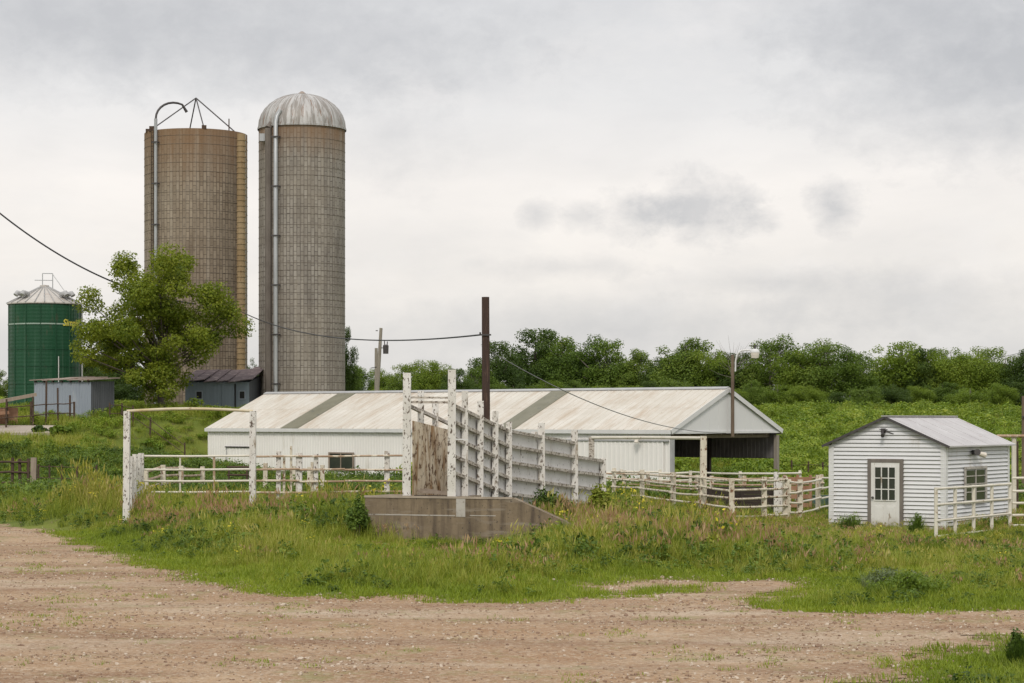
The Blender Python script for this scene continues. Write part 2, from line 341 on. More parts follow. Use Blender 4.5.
def sdist(poly, x, y):
    x = np.asarray(x, float); y = np.asarray(y, float); d = np.full(x.shape, 1e9); ins = np.zeros(x.shape, bool); n = len(poly)
    for i in range(n):
        ax, ay = poly[i]; bx, by = poly[(i + 1) % n]; ex, ey = bx - ax, by - ay
        t = np.clip(((x - ax) * ex + (y - ay) * ey) / (ex * ex + ey * ey), 0, 1)
        d = np.minimum(d, np.hypot(x - ax - t * ex, y - ay - t * ey))
        c = ((ay > y) != (by > y)); ins ^= c & (x < ex * (y - ay) / (ey if ey else 1e-9) + ax)
    return np.where(ins, d, -d)
def vnoise(x, y, s, seed):                             # smooth value noise 0..1
    r = np.random.default_rng(seed); T = r.uniform(size=(256, 256)); u, v = x / s + 50, y / s + 50
    i, j = np.floor(u).astype(int), np.floor(v).astype(int); fu, fv = u - i, v - j; fu = fu * fu * (3 - 2 * fu); fv = fv * fv * (3 - 2 * fv); g = lambda a, b: T[a % 256, b % 256]
    return (g(i, j) * (1 - fu) + g(i + 1, j) * fu) * (1 - fv) + (g(i, j + 1) * (1 - fu) + g(i + 1, j + 1) * fu) * fv
def wob(x, y): return .85 * (vnoise(x, y, 1.7, 91) - .5) + .6 * (vnoise(x, y, .7, 92) - .5) + .3 * (vnoise(x, y, .3, 93) - .5)
def road_sd(x, y):                                     # > 0 on gravel
    a = np.minimum(sdist(ROAD, x, y), -sdist(CLUMP, x, y)); return np.maximum(a, sdist(PATCH, x, y)) + wob(x, y)
BARN_O, BARN_A = (8.33, 111.0), R(-39.97)
def local(x, y, o, a):
    dx, dy = x - o[0], y - o[1]; return dx * math.cos(a) + dy * math.sin(a), -dx * math.sin(a) + dy * math.cos(a)
def rect_dist(x, y, o, a, x0, x1, y0, y1):
    lx, ly = local(np.asarray(x, float), np.asarray(y, float), o, a)
    ex = np.maximum(np.maximum(x0 - lx, lx - x1), 0); ey = np.maximum(np.maximum(y0 - ly, ly - y1), 0); return np.hypot(ex, ey)
def barn_d(x, y): return rect_dist(x, y, BARN_O, BARN_A, -35.8, 0, 0, 10.6)
SHED_O, SHED_A = (12.73, 62.7), R(-33)
def shed_d(x, y): return rect_dist(x, y, SHED_O, SHED_A, -3.67, 0, 0, 5.3)
def terrain(x, y):
    x = np.asarray(x, float); y = np.asarray(y, float)
    rise = 4.9 * np.clip((y - 118) / 182, 0, 1) ** 1.05
    hill = (3.75 * ss(113, 151, y) + .35 * ss(151, 170, y)) * (1 - ss(-17, -9, x - (y - 140) * .10))
    z = np.maximum(rise, hill)
    z = z - .55 * ss(84, 104, y) * (1 - ss(112, 128, y))
    k = ss(1.2, 9, barn_d(x, y)); z = z * k + (-.55) * (1 - k)
    near = (y < 90)
    out = -np.where(near, np.minimum(sdist(ROAD, x, y), 8), -8.0)
    bank = .34 * ss(.3, 5, out) * (1 - ss(1, 5, x)) * (1 - ss(64, 76, y)) * (1 - .95 * np.exp(-((x + 2.2) / 3.2) ** 4 - ((y - 49) / 7.0) ** 4))
    hump = .50 * ss(.2, 2.5, out) * np.exp(-((x + 13.5) / 1.5) ** 2 - ((y - 67) / 4) ** 2) + .10 * np.exp(-((x + 7.5) / 2.2) ** 2 - ((y - 55) / 4) ** 2)
    rut = .018 * np.sin(2.1 * y + .25 * x) * np.exp(-((y - 32) / 9) ** 2)
    lump = .05 * np.sin(.9 * x + .4 * y) * np.sin(.55 * y - .6 * x) * ss(38, 60, y)
    return z + bank + hump + rut + lump + .25 * np.sin(.11 * x + 1) * np.sin(.07 * y) * ss(130, 200, y)
def tz(x, y): return float(terrain(np.array([x]), np.array([y]))[0])

def grid_mesh(name, xs, ys, mat, lift=0, keep=None):
    gx, gy = np.meshgrid(xs, ys); z = terrain(gx, gy) + lift
    nx, ny = len(xs), len(ys); i = np.arange((nx - 1) * (ny - 1)); q = (i // (nx - 1)) * nx + i % (nx - 1)
    f = np.stack([q, q + 1, q + nx + 1, q + nx], 1)
    v = np.stack([gx.ravel(), gy.ravel(), z.ravel()], 1)
    rd = road_sd(gx, gy).ravel()
    if keep is not None:
        ok = (rd > keep)[f].all(1); f = f[ok]; used = np.unique(f); mp = np.zeros(len(v), int); mp[used] = np.arange(len(used)); f = mp[f]; v = v[used]; rd = rd[used]
    me = bpy.data.meshes.new(name); me.from_pydata(v.tolist(), [], f.tolist()); me.materials.append(mat)
    a = me.attributes.new('road', 'FLOAT', 'POINT'); a.data.foreach_set('value', np.clip(.5 + rd / 1.6, 0, 1).astype(np.float32))
    me.polygons.foreach_set('use_smooth', [True] * len(me.polygons)); me.update(); return me
def lines(*segs): return np.unique(np.concatenate([np.arange(a, b, s) for a, b, s in segs]))
xs = lines((-1500, -300, 100), (-300, -60, 12), (-60, -24, 2), (-24, 24, .5), (24, 60, 2), (60, 300, 12), (300, 1501, 100))
ys = lines((-60, 14, 6), (14, 80, .5), (80, 175, 1), (175, 340, 5), (340, 600, 40), (600, 3001, 150))
tag(link('ground', grid_mesh('ground', xs, ys, M['ground'])), kind='structure')
tag(link('gravel_road', grid_mesh('gravel_road', np.arange(-26, 24, .2), np.arange(15, 76, .2), M['gravel'], .012, .15)), kind='structure')

# ------------------------------------------------------------------ plants
def blades(n, h, w, spread, lean, seed):
    r = np.random.default_rng(seed); out = []
    for _ in range(n):
        a, q = r.uniform(0, 6.28), spread * math.sqrt(r.uniform()); b = np.array([q * math.cos(a), q * math.sin(a), -.04])
        hh = h * r.uniform(.55, 1.1); th = r.uniform(0, 6.28); ln = hh * lean * r.uniform(.2, 1); d = np.array([math.cos(th), math.sin(th), 0]); s = np.array([-d[1], d[0], 0]) * w * r.uniform(.6, 1.2) / 2
        p1 = b + d * ln * .25 + np.array([0, 0, hh * .55]); p2 = b + d * ln + np.array([0, 0, hh * (1 - .15 * lean)])
        out += [b - s, b + s, p1 + s * .8, p1 - s * .8, p1 - s * .8, p1 + s * .8, p2 + s * .15, p2 - s * .15]
    return np.array(out)
def heads(n, h, spread, seed, size=.03):
    r = np.random.default_rng(seed); out = []
    for _ in range(n):
        a, q = r.uniform(0, 6.28), spread * math.sqrt(r.uniform()); b = np.array([q * math.cos(a), q * math.sin(a), h * r.uniform(.6, 1.05)])
        L_ = h * r.uniform(.18, .35); th = r.uniform(0, 6.28); t = np.array([r.normal(0, .25), r.normal(0, .25), 1]) * L_
        s = np.array([math.cos(th), math.sin(th), 0]) * size * r.uniform(.6, 1.2)
        out += [b, b + t * .45 + s, b + t, b + t * .45 - s]
    return np.array(out)
def leaves(cent, rad, n, size, seed, upbias=.5, shell=False):
    """n leaf quads spread through ellipsoids given by centres and radii"""
    r = np.random.default_rng(seed); cent = np.asarray(cent, float); rad = np.asarray(rad, float)
    w = rad.prod(1) ** .67; k = r.choice(len(cent), n, p=w / w.sum())
    d = r.normal(size=(n, 3)); d /= np.linalg.norm(d, axis=1)[:, None]
    q = r.uniform(size=(n, 1)) ** (.22 if shell else .45)
    p = cent[k] + d * q * rad[k] * r.uniform(.75, 1.2, (n, 1))
    nrm = d * .7 + r.normal(size=(n, 3)) * .55 + np.array([0, 0, upbias]); nrm /= np.linalg.norm(nrm, axis=1)[:, None]
    a = np.cross(nrm, r.normal(size=(n, 3))); a /= np.linalg.norm(a, axis=1)[:, None] + 1e-9; b = np.cross(nrm, a)
    s = size * r.uniform(.5, 1.25, (n, 1))
    return np.stack([p - a * s, p + b * s * .55, p + a * s, p - b * s * .55], 1).reshape(-1, 3)
def protos(name, parts_list):                          # source tufts kept in a collection outside the scene
    c = bpy.data.collections.new(name)
    for i, parts in enumerate(parts_list):
        v = np.concatenate([p[0] for p in parts]); mats = [p[1] for p in parts]
        mi = np.concatenate([np.full(len(p[0]) // 4, j) for j, p in enumerate(parts)])
        o = bpy.data.objects.new('%s_%02d' % (name, i), npmesh(name, v, 4, mats, mi)); c.objects.link(o)
    return c, len(parts_list)
def scatter(name, pts, proto, scl, tilt=.12, seed=1):
    r = np.random.default_rng(seed); n = len(pts); c, k = proto
    me = bpy.data.meshes.new(name); me.vertices.add(n); me.vertices.foreach_set('co', pts.astype(np.float32).ravel())
    rot = np.stack([r.normal(0, tilt, n), r.normal(0, tilt, n), r.uniform(0, 6.28, n)], 1)
    for nm, ty, key, val in (('rot', 'FLOAT_VECTOR', 'vector', rot), ('scl', 'FLOAT_VECTOR', 'vector', scl)):
        me.attributes.new(nm, ty, 'POINT').data.foreach_set(key, val.astype(np.float32).ravel())
    me.attributes.new('idx', 'INT', 'POINT').data.foreach_set('value', r.integers(0, k, n).astype(np.int32))
    o = link(name, me); g = bpy.data.node_groups.new(name, 'GeometryNodeTree')
    g.interface.new_socket('Geometry', in_out='INPUT', socket_type='NodeSocketGeometry'); g.interface.new_socket('Geometry', in_out='OUTPUT', socket_type='NodeSocketGeometry')
    gi, go = g.nodes.new('NodeGroupInput'), g.nodes.new('NodeGroupOutput'); ip = g.nodes.new('GeometryNodeInstanceOnPoints'); ci = g.nodes.new('GeometryNodeCollectionInfo')
    ci.inputs['Collection'].default_value = c; ci.inputs['Separate Children'].default_value = True; ci.inputs['Reset Children'].default_value = True
    def na(nm, dt):
        q = g.nodes.new('GeometryNodeInputNamedAttribute'); q.data_type = dt; q.inputs['Name'].default_value = nm; return q.outputs[0]
    l = g.links.new; l(gi.outputs[0], ip.inputs['Points']); l(ci.outputs[0], ip.inputs['Instance']); ip.inputs['Pick Instance'].default_value = True
    l(na('idx', 'INT'), ip.inputs['Instance Index']); l(na('rot', 'FLOAT_VECTOR'), ip.inputs['Rotation']); l(na('scl', 'FLOAT_VECTOR'), ip.inputs['Scale']); l(ip.outputs[0], go.inputs[0])
    o.modifiers.new('scatter', 'NODES').node_group = g
    return tag(o, kind='stuff')

DOCK0, DOCK1 = (-3.83, 55.6), (.9, 54.05)
def blocked(x, y):
    b = (barn_d(x, y) < .12) | (shed_d(x, y) < .12)
    b |= rect_dist(x, y, (-3.83, 55.6), R(-18.6), -.05, 5.2, -.08, .32) < .01
    b |= rect_dist(x, y, (-3.83, 55.6), R(-18.6), 0, 2.6, 0, 1.7) < .01
    b |= rect_dist(x, y, (-2.73, 55.5), R(-25.6), .02, 1.28, -.3, 6.5) < .01          # chute ramp
    b |= (np.hypot(x + 22.8, y - 166) < 4.2) | (np.hypot(x + 15.7, y - 160) < 3.5) | (np.hypot(x + 36.2, y - 165) < 3)
    b |= (x > -37.5) & (x < -28.8) & (y > 133.6) & (y < 138.7)
    return b
def pts_in(density, y0, y1, seed, dens=None, half=.285, grass_only=True, sdmax=-.12):
    r = np.random.default_rng(seed); hw = half * y1 + 2; n = int(density * 2 * hw * (y1 - y0))
    x = r.uniform(-hw, hw, n); y = r.uniform(y0, y1, n); k = np.abs(x) < half * y + 2; x, y = x[k], y[k]
    k = ~blocked(x, y)
    if grass_only:
        sd = np.full(x.shape, -9.0); nr = y < 78; sd[nr] = road_sd(x[nr], y[nr]); k &= sd < sdmax
    if dens is not None: k &= r.uniform(size=len(x)) < dens(x, y)
    x, y = x[k], y[k]; return np.stack([x, y, terrain(x, y)], 1)
def edge_d(p):
    d = np.full(len(p), 9.0); nr = p[:, 1] < 78; d[nr] = np.minimum(-road_sd(p[nr, 0], p[nr, 1]), 9); return d
def hscale(p):                                          # how high growth stands: low near the gravel, the dock face and the small shed
    d = edge_d(p); h = .28 + .72 * ss(.3, 3.2, d)
    h *= .62 + .75 * vnoise(p[:, 0], p[:, 1], 1.2, 17); h *= 1 - .5 * ss(5, 9, p[:, 0]) * (p[:, 1] < 75)
    h *= 1 + .12 * np.exp(-((p[:, 0] + 13.5) / 1.6) ** 2 - ((p[:, 1] - 66) / 4) ** 2)
    h *= 1 - .46 * np.exp(-((p[:, 0] + 2.3) / 2.9) ** 4 - ((p[:, 1] - 48.5) / 5.5) ** 4)
    h *= 1 - .16 * np.exp(-((p[:, 0] + 8) / 3) ** 4 - ((p[:, 1] - 60) / 5) ** 4)
    h *= 1 - .78 * np.exp(-((p[:, 0] + 2.1) / 2.5) ** 4 - ((p[:, 1] - 52.6) / 2.4) ** 4)
    h *= 1 - .4 * np.exp(-((p[:, 0] - 6.5) / 3) ** 2 - ((p[:, 1] - 64) / 5) ** 2)
    h *= 1 - .35 * np.exp(-((p[:, 0] - 11) / 3.5) ** 2 - ((p[:, 1] - 60) / 4.) ** 2)
    return h
def s3(h, r, a=.75, b=1.3): s = h * r.uniform(a, b, len(h)); return np.stack([.55 * s + .45, .55 * s + .45, s], 1)

tuft_short = protos('short_tuft', [[(blades(26, .17, .016, .22, .6, 10 + i), M['lf_short'])] for i in range(4)])
tuft_tall = protos('tall_tuft', [[(blades(30, .62, .016, .24, .45, 20 + i), M['lf_tall'])] for i in range(5)])
tuft_seed = protos('seed_tuft', [[(blades(10, .6, .010, .2, .3, 30 + i), M['lf_tall']), (heads(16, .60, .24, 40 + i, .018), M['lf_seed'])] for i in range(4)])
def weed(seed, h, n, size, mat, extra=None):
    r = np.random.default_rng(seed); c = [(r.normal(0, .12), r.normal(0, .12), h * q) for q in (.25, .5, .75, .92)]
    rad = [(.2, .2, h * .22), (.2, .2, h * .2), (.15, .15, h * .18), (.08, .08, h * .14)]
    p = [(leaves(c, rad, n, size, seed, .7), mat), (blades(4, h * .95, .014, .1, .25, seed + 1), M['lf_weed'])]
    if extra: p.append((leaves([(0, 0, h * .85)], [(.22, .22, h * .2)], 14, .035, seed + 3), extra))
    return p
tuft_weed = protos('weed_plant', [weed(50 + i, .55, 60, .06, M['lf_weed']) for i in range(4)])
tuft_yel = protos('yellow_weed', [weed(60 + i, .8, 40, .04, M['lf_tall'], M['flower']) for i in range(3)])
def clump(seed, mat, n=260, size=.085):
    r = np.random.default_rng(seed); c = [(r.normal(0, .42), r.normal(0, .42), r.uniform(.2, .75)) for _ in range(7)]
    return [(leaves(c, [(.34, .34, .26)] * 7, n, size, seed, .8), mat), (blades(26, .85, .03, .7, .45, seed + 1), M['lf_tall'] if seed % 2 else mat)]
tuft_field = protos('field_clump', [clump(70 + i, M['lf_field']) for i in range(6)])
tuft_fweed = protos('field_weed', [clump(80 + i, M['lf_weed'], 220, .075) for i in range(4)])

r_ = np.random.default_rng(5)
p = pts_in(30, 24, 62, 101, lambda x, y: np.where(-road_sd(x, y) < 3.0, 1, .35) * ss(-.75, .35, -road_sd(x, y)), sdmax=.75)
scatter('short_grass', p, tuft_short, s3(.75 + .5 * ss(0, 2, edge_d(p)), r_), .15, 1)
p = pts_in(17, 24, 84, 102, lambda x, y: np.where(y < 66, 1, .75) * ss(.25, 1.6, -np.minimum(road_sd(x, y), 0)) * (.55 + .45 * vnoise(x, y, 1.5, 3)))
scatter('meadow_grass', p, tuft_tall, s3(hscale(p), r_), .15, 2)
def seedd(x, y):
    v = vnoise(x, y, 2.3, 11); band = np.exp(-((x - 5.2) / 4.5) ** 2 - ((y - 55) / 7) ** 2) + .7 * np.exp(-((x + 8.3) / 2.6) ** 2 - ((y - 57) / 5) ** 2)
    return np.maximum(ss(.4, .75, v * .55 + band * .6), .55 * ss(.50, .75, vnoise(x, y, 1.4, 12))) * ss(.6, 2.5, -np.minimum(road_sd(x, y), 0))
p = pts_in(4.2, 40, 72, 103, seedd); scatter('seeding_grass', p, tuft_seed, s3(hscale(p) * .92, r_), .16, 3)
p = pts_in(7, 25, 80, 104, lambda x, y: ss(.32, .62, vnoise(x, y, 1.7, 21)) * ss(.3, 1.5, -np.minimum(road_sd(x, y), 0)))
scatter('leafy_weeds', p, tuft_weed, s3(hscale(p) * .95, r_), .12, 4)
p = pts_in(.5, 44, 74, 105, lambda x, y: ss(.6, .8, vnoise(x, y, 2.2, 31)) + .9 * np.exp(-((x - 2.2) / .8) ** 2 - ((y - 51) / 2.) ** 2) + .8 * np.exp(-((x + 13.5) / 1.4) ** 2 - ((y - 66) / 3.) ** 2))
scatter('yellow_flowered_weeds', p, tuft_yel, s3(hscale(p), r_), .1, 5)
p = pts_in(2.6, 78, 128, 106, lambda x, y: .25 + .75 * vnoise(x, y, 3, 41)); scatter('pasture_weeds', p, tuft_fweed, s3((.5 + .5 * vnoise(p[:, 0], p[:, 1], 4, 5)) * (.6 + .4 * ss(2, 7, barn_d(p[:, 0], p[:, 1]))), r_), .1, 6)
p = pts_in(3.4, 80, 168, 116, lambda x, y: .35 + .65 * vnoise(x, y, 4, 42)); scatter('pasture_grass', p, tuft_tall, s3((.5 + .6 * vnoise(p[:, 0], p[:, 1], 5, 15)) * (.6 + .4 * ss(2, 7, barn_d(p[:, 0], p[:, 1]))), r_) * np.array([1.8, 1.8, 1.0]), .15, 16)
p = pts_in(1.25, 112, 190, 107, lambda x, y: .3 + .7 * ss(.2, .7, vnoise(x, y, 3.5, 51))); scatter('field_plants', p, tuft_field, s3((.35 + .9 * vnoise(p[:, 0], p[:, 1], 3, 6)) * np.where(p[:, 0] < -6, .5, 1), r_, .6, 1.5), .1, 7)
p = pts_in(.42, 185, 330, 108, lambda x, y: .3 + .7 * vnoise(x, y, 6, 52)); scatter('distant_field_plants', p, tuft_field, s3(.5 + 1.1 * vnoise(p[:, 0], p[:, 1], 5, 8), r_, .6, 1.5) * np.array([1.5, 1.5, .8]), .1, 8)
tuft_light = protos('light_weed', [clump(90 + i, M['lf_t3'], 240, .09) for i in range(3)])
p = pts_in(.16, 105, 300, 117, lambda x, y: ss(.35, .7, vnoise(x, y, 5, 53)) * ((x > 2) | (y < 150)) * (barn_d(x, y) > 7)); scatter('tall_field_weeds', p, tuft_light, s3(np.where(p[:, 0] > 0, 1.35, .75), r_, .6, 1.6), .1, 17)
tuft_gold = protos('golden_tuft', [[(blades(22, .75, .015, .22, .35, 130 + i), M['lf_gold']), (heads(12, .8, .2, 140 + i, .02), M['lf_gold'])] for i in range(3)])
p = pts_in(6, 40, 76, 118, lambda x, y: np.minimum(1, .04 + .55 * ss(.52, .82, vnoise(x, y, 1.9, 33)) + 1.0 * np.exp(-((x + 13.5) / 1.5) ** 2 - ((y - 66) / 4.) ** 2)) * ss(.8, 2.5, -np.minimum(road_sd(x, y), 0))); scatter('golden_grass', p, tuft_gold, s3(hscale(p) * (.8 + .22 * np.exp(-((p[:, 0] + 13.5) / 1.6) ** 2 - ((p[:, 1] - 66) / 4.) ** 2)), r_), .14, 18)
def sprout(x, y): return ss(.62, .8, vnoise(x, y, 1.3, 61)) * ss(0, .1, road_sd(x, y)) * (.25 + .75 * ss(20, 32, y))
p = pts_in(5, 24, 60, 109, sprout, grass_only=False); scatter('gravel_sprouts', p, tuft_short, s3(np.full(len(p), .42), r_), .2, 9)

def pebble(seed):
    r = random.Random(seed); import bmesh
    bm = bmesh.new(); bmesh.ops.create_icosphere(bm, subdivisions=1, radius=1)
    for v in bm.verts: v.co *= r.uniform(.7, 1.15); v.co.z *= .85
    me = bpy.data.meshes.new('pebble'); bm.to_mesh(me); bm.free(); return me
pc = bpy.data.collections.new('pebble_sources')
PM = [M['stone'], pmat('pale_pebble', (.55, .47, .38), (.44, .36, .28), 3, rough=.85), pmat('brown_pebble', (.20, .13, .09), (.28, .19, .13), 3, rough=.85)]
for i in range(6):
    me = pebble(i); me.materials.append(PM[i % 3]); pc.objects.link(bpy.data.objects.new('pebble_%d' % i, me))
r2 = np.random.default_rng(9); n = 60000
x = r2.uniform(-17, 17, n); y = 24 + 44 * r2.uniform(size=n) ** 1.6; k = (np.abs(x) < .27 * y + 1) & (road_sd(x, y) > -.5) & (r2.uniform(size=n) < .12 + .88 * ss(.35, .72, .6 * vnoise(x * .35, y, .9, 71) + .4 * vnoise(x, y, .5, 72))); x, y = x[k], y[k]
sz = .011 + .021 * r2.uniform(size=len(x)) ** 2.5 + .03 * (r2.uniform(size=len(x)) > .985)
scatter('gravel', np.stack([x, y, terrain(x, y) + .018], 1), (pc, 6), np.stack([sz * r2.uniform(.8, 1.5, len(x)), sz, sz], 1), .3, 10)

def bush(name, label, cat, px, py, wpx, hpx, Y, mat, seed, n=900, size=.1, group=None, grassy=False):
    x = X(px, Y); z = tz(x, Y) - .05; w = wpx / F * Y / 2; h = hpx / F * Y
    t = Thing(name, label, cat, (x, Y, z), group=group); r = random.Random(seed)
    c, rd = [], []
    for _ in range(14):
        a, q = r.uniform(0, 6.28), math.sqrt(r.random()); c.append((w * .7 * q * math.cos(a), w * .6 * q * math.sin(a), h * (.25 + .5 * (1 - q * q * .7) * r.uniform(.6, 1.1)))); rd.append((w * .34, w * .34, h * .25))
    v = leaves(c, rd, n, size, seed, .6)
    if grassy:
        for k_ in range(9):
            a, q = r.uniform(0, 6.28), math.sqrt(r.random()); b = blades(70, h * r.uniform(.8, 1.15) * (1 - .35 * q), .012, w * .33, .55, seed * 50 + k_); b[:, 0] += w * .75 * q * math.cos(a); b[:, 1] += w * .75 * q * math.sin(a); v = np.concatenate([v, b])
    o = link('foliage', npmesh('foliage', v, 4, [mat]), t.o)
    sm = MB()
    for _ in range(7):
        k = r.choice(c); sm.tube([(k[0] * .2, k[1] * .2, -.1), (k[0] * .6, k[1] * .6, k[2] * .6), k], [.02, .014, .008], 5)
    t.part('stem', sm, M['bark']); return t
bush('shrub', 'wide low green bush at the gravel edge below the small white shed', 'bush', 908, 596, 92, 34, 39.5, M['lf_t3'], 1, 2600, .035, grassy=True)
bush('shrub', 'grey-green bushy weed just behind the wide low bush at the gravel edge', 'bush', 895, 584, 74, 34, 40.6, M['lf_grey'], 2, 1800, .03, grassy=True)
bush('shrub', 'dark leafy weed against the left end of the concrete dock', 'bush', 358, 520, 26, 50, 55.2, M['lf_weed'], 3, 1800, .045)
bush('shrub', 'tall dark green weed clump where the dock wall slopes into the grass', 'bush', 548, 508, 56, 44, 57.5, M['lf_weed'], 4, 4500, .05)
bush('shrub', 'round bright green bush beside the concrete pad and grey shed', 'bush', 60, 425, 26, 15, 134, M['lf_t3'], 5, 900, .16)
bush('shrub', 'small dark bush left of the round bright one by the concrete pad', 'bush', 40, 425, 18, 10, 135.5, M['lf_dark'], 6, 600, .15)
bush('shrub', 'tall upright weed at the bottom right corner by the gravel', 'weed', 1017, 668, 22, 48, 28.5, M['lf_weed'], 7, 900, .03, grassy=True)
bush('shrub', 'dark weed clump at the left corner of the small white shed', 'weed', 850, 526, 30, 26, 61.2, M['lf_weed'], 8, 420, .035, grassy=True)
bush('shrub', 'leafy weed growing between the shed door and the pipe railing', 'weed', 917, 528, 18, 28, 60.6, M['lf_weed'], 9, 320, .035, grassy=True)
bush('shrub', 'tall weed in front of the slanting end of the loading chute', 'weed', 600, 500, 40, 48, 60.5, M['lf_tall'], 10, 900, .07)

def tree_mesh(seed, h, w, cl, trunk_h, leafn, size, mats, lobes=26, base=.25, limb=8, r0=None):
    """tree of height h, crown width w: lobes of leaves around an irregular ovoid; returns trunk MB and crown mesh"""
    r = random.Random(seed); c, rd = [], []
    if cl is None:
        for _ in range(lobes):
            u, a = r.uniform(-1, 1), r.uniform(0, 6.28); q = math.sqrt(1 - u * u) * r.uniform(.55, 1.0) ** .6
            hz = base * h + (1 - base) * h * (.5 + .5 * u) * .93; sq = 1 - .25 * max(u, 0) * r.random()
            rr = w * r.uniform(.11, .19); c.append(((w * .5 - rr * .6) * q * sq * math.cos(a), (w * .5 - rr * .6) * q * sq * math.sin(a), hz)); rd.append((rr, rr, rr * .75))
    else: c, rd = cl
    r0 = r0 or h * .028; tb = MB(); bend = [(0, 0, -.3), (r.uniform(-.15, .15), r.uniform(-.1, .1), trunk_h * .5), (r.uniform(-.25, .25), r.uniform(-.2, .2), trunk_h), (r.uniform(-.3, .3), r.uniform(-.3, .3), h * .6), (r.uniform(-.5, .5), r.uniform(-.4, .4), h * .88)]
    tb.tube(bend, [r0 * 1.5, r0, r0 * .85, r0 * .5, r0 * .12], 8)
    for k in sorted(range(len(c)), key=lambda i: r.random())[:limb]:
        q = Vector(c[k]); f = r.uniform(.75, 1.0); s_ = Vector(bend[2]) * f + Vector((0, 0, max(0, (q.z - trunk_h) * .35))); s_.x *= .5; s_.y *= .5
        mid = s_.lerp(q, .5) + Vector((0, 0, -.06 * h * r.random())); tb.tube([s_, mid, q], [r0 * .42, r0 * .28, r0 * .1], 6)
    return tb, npmesh('crown', leaves(c, rd, leafn, size, seed, .45, True), 4, mats)

# the big tree before the left silo
YT = 150.0; bx = X(163, YT); bz = tz(bx, YT); k_ = YT / F
r = random.Random(3); c, rd = [], []
for (ex, ey, erx, ery, n) in ((150, 281, 45, 33, 30), (106, 318, 24, 28, 13), (212, 324, 25, 36, 19), (163, 336, 42, 36, 34), (110, 352, 25, 22, 12), (160, 382, 22, 18, 12)):
    for _ in range(n):
        a, q = r.uniform(0, 6.28), math.sqrt(r.uniform(.05, 1)); px, py = ex + erx * q * math.cos(a) * .9, ey + ery * q * math.sin(a) * .9
        rr = r.uniform(.65, 1.3); c.append(((px - 163) * k_, r.gauss(0, 2.0), Z(py, YT) - bz)); rd.append((rr, rr, rr * .7))
t = Thing('deciduous_tree', 'spreading yellow-green tree standing before the left silo', 'tree', (bx, YT, bz))
tb, cm = tree_mesh(31, 11.2, 11, (c, rd), 2.2, 52000, .115, [M['lf_oak']], limb=40, r0=.22)
t.part('trunk', tb, M['bark'], smooth=True); link('crown', cm, t.o)

VAR = []
for i, (mt, bs, ln, hh, ww) in enumerate(((M['lf_t1'], .10, 30000, 10, 9), (M['lf_t2'], .08, 30000, 10, 9.5), (M['lf_t3'], .16, 22000, 10, 8), (M['lf_t1'], .20, 19000, 10, 8), (M['lf_t2'], .03, 26000, 10, 10), (M['lf_t3'], .05, 28000, 10, 10))):
    q = random.Random(300 + i); c, rd = [], []; ph, tilt = q.uniform(0, 6.28), q.uniform(-.12, .12)
    for sub in range(6 if i != 3 else 7):                # each crown is a few boughs of unequal height
        a = ph + sub * 2.4; ro = ww * q.uniform(.16, .34) * (sub > 0); top = hh * (.97 if sub == 0 else q.uniform(.66, .93)); bw_ = ww * q.uniform(.28, .38); lo = max(bs * hh, top * q.uniform(.15, .45))
        for _ in range(12):
            f = q.random(); z = lo + (top - lo) * f; rr = bw_ * (1.05 - .42 * f ** 3) * q.uniform(.55, .95); b2 = q.uniform(0, 6.28); e = bw_ * .75 * math.sqrt(q.random()) * (1 - .22 * f)
            c.append((ro * math.cos(a) + e * math.cos(b2) + tilt * z, ro * math.sin(a) + e * math.sin(b2), z - rr * .3)); rd.append((max(.35, rr * .62), max(.35, rr * .62), max(.3, rr * .5)))
    tb, cm = tree_mesh(100 + i, hh, ww, (c, rd), 10 * bs + 1.2, ln, .14, [mt], 46, bs, 18)
    VAR.append((tb.mesh('trunk', M['barkpale'] if i in (2, 3) else M['bark'], smooth=True), cm))
KIND = ['bushy mid-green', 'dense dark green', 'light green airy', 'tall open mid-green', 'broad dark green', 'broad yellow-green']
def far_tree(v, px, top, wpx, Y, label, group='trees along the far edge of the field'):
    x = X(px, Y); z = tz(x, Y) - .1; h = Z(top, Y) - z; w = wpx / F * Y
    t = Thing('deciduous_tree', label, 'tree', (x, Y, z), random.uniform(0, 6.28), group)
    bw = (9, 9.5, 8, 8, 10, 10)[v]; s = (w / bw * 1.1, w / bw * 1.1, h / 10.2)
    t.o.scale = s; link('trunk', VAR[v][0], t.o); link('crown', VAR[v][1], t.o); return t
TR = [(498, 344, 50, 1), (536, 331, 72, 1), (563, 339, 55, 0), (585, 352, 40, 4), (606, 337, 52, 3), (634, 352, 44, 0), (660, 358, 42, 4), (688, 340, 64, 0), (716, 350, 46, 5), (745, 356, 44, 1), (770, 337, 52, 3), (798, 348, 46, 2),
      (826, 341, 58, 3), (852, 350, 46, 3), (876, 362, 42, 4), (902, 338, 60, 2), (928, 352, 48, 1), (952, 348, 46, 5), (978, 347, 58, 5), (1004, 356, 46, 5), (1030, 352, 52, 1), (1062, 346, 60, 3), (1100, 350, 60, 0)]
ORD = ['first', 'second', 'third', 'fourth', 'fifth', 'sixth', 'seventh', 'eighth', 'ninth', 'tenth', 'eleventh', 'twelfth', 'thirteenth', 'fourteenth', 'fifteenth', 'sixteenth', 'seventeenth', 'eighteenth', 'nineteenth', 'twentieth', 'twenty-first', 'twenty-second', 'twenty-third']
for i, (px, top, w, v) in enumerate(TR):
    far_tree(v, px, top - 7, w * 1.16, 285 + (i * 37 % 40), '%s tree in the far treeline, %s right of the dark pole' % (KIND[v], ORD[i]))
LOW = [(355, 362, 40, 0), (382, 364, 36, 5), (408, 357, 46, 3), (432, 355, 44, 5), (455, 366, 38, 1), (474, 362, 36, 3)]
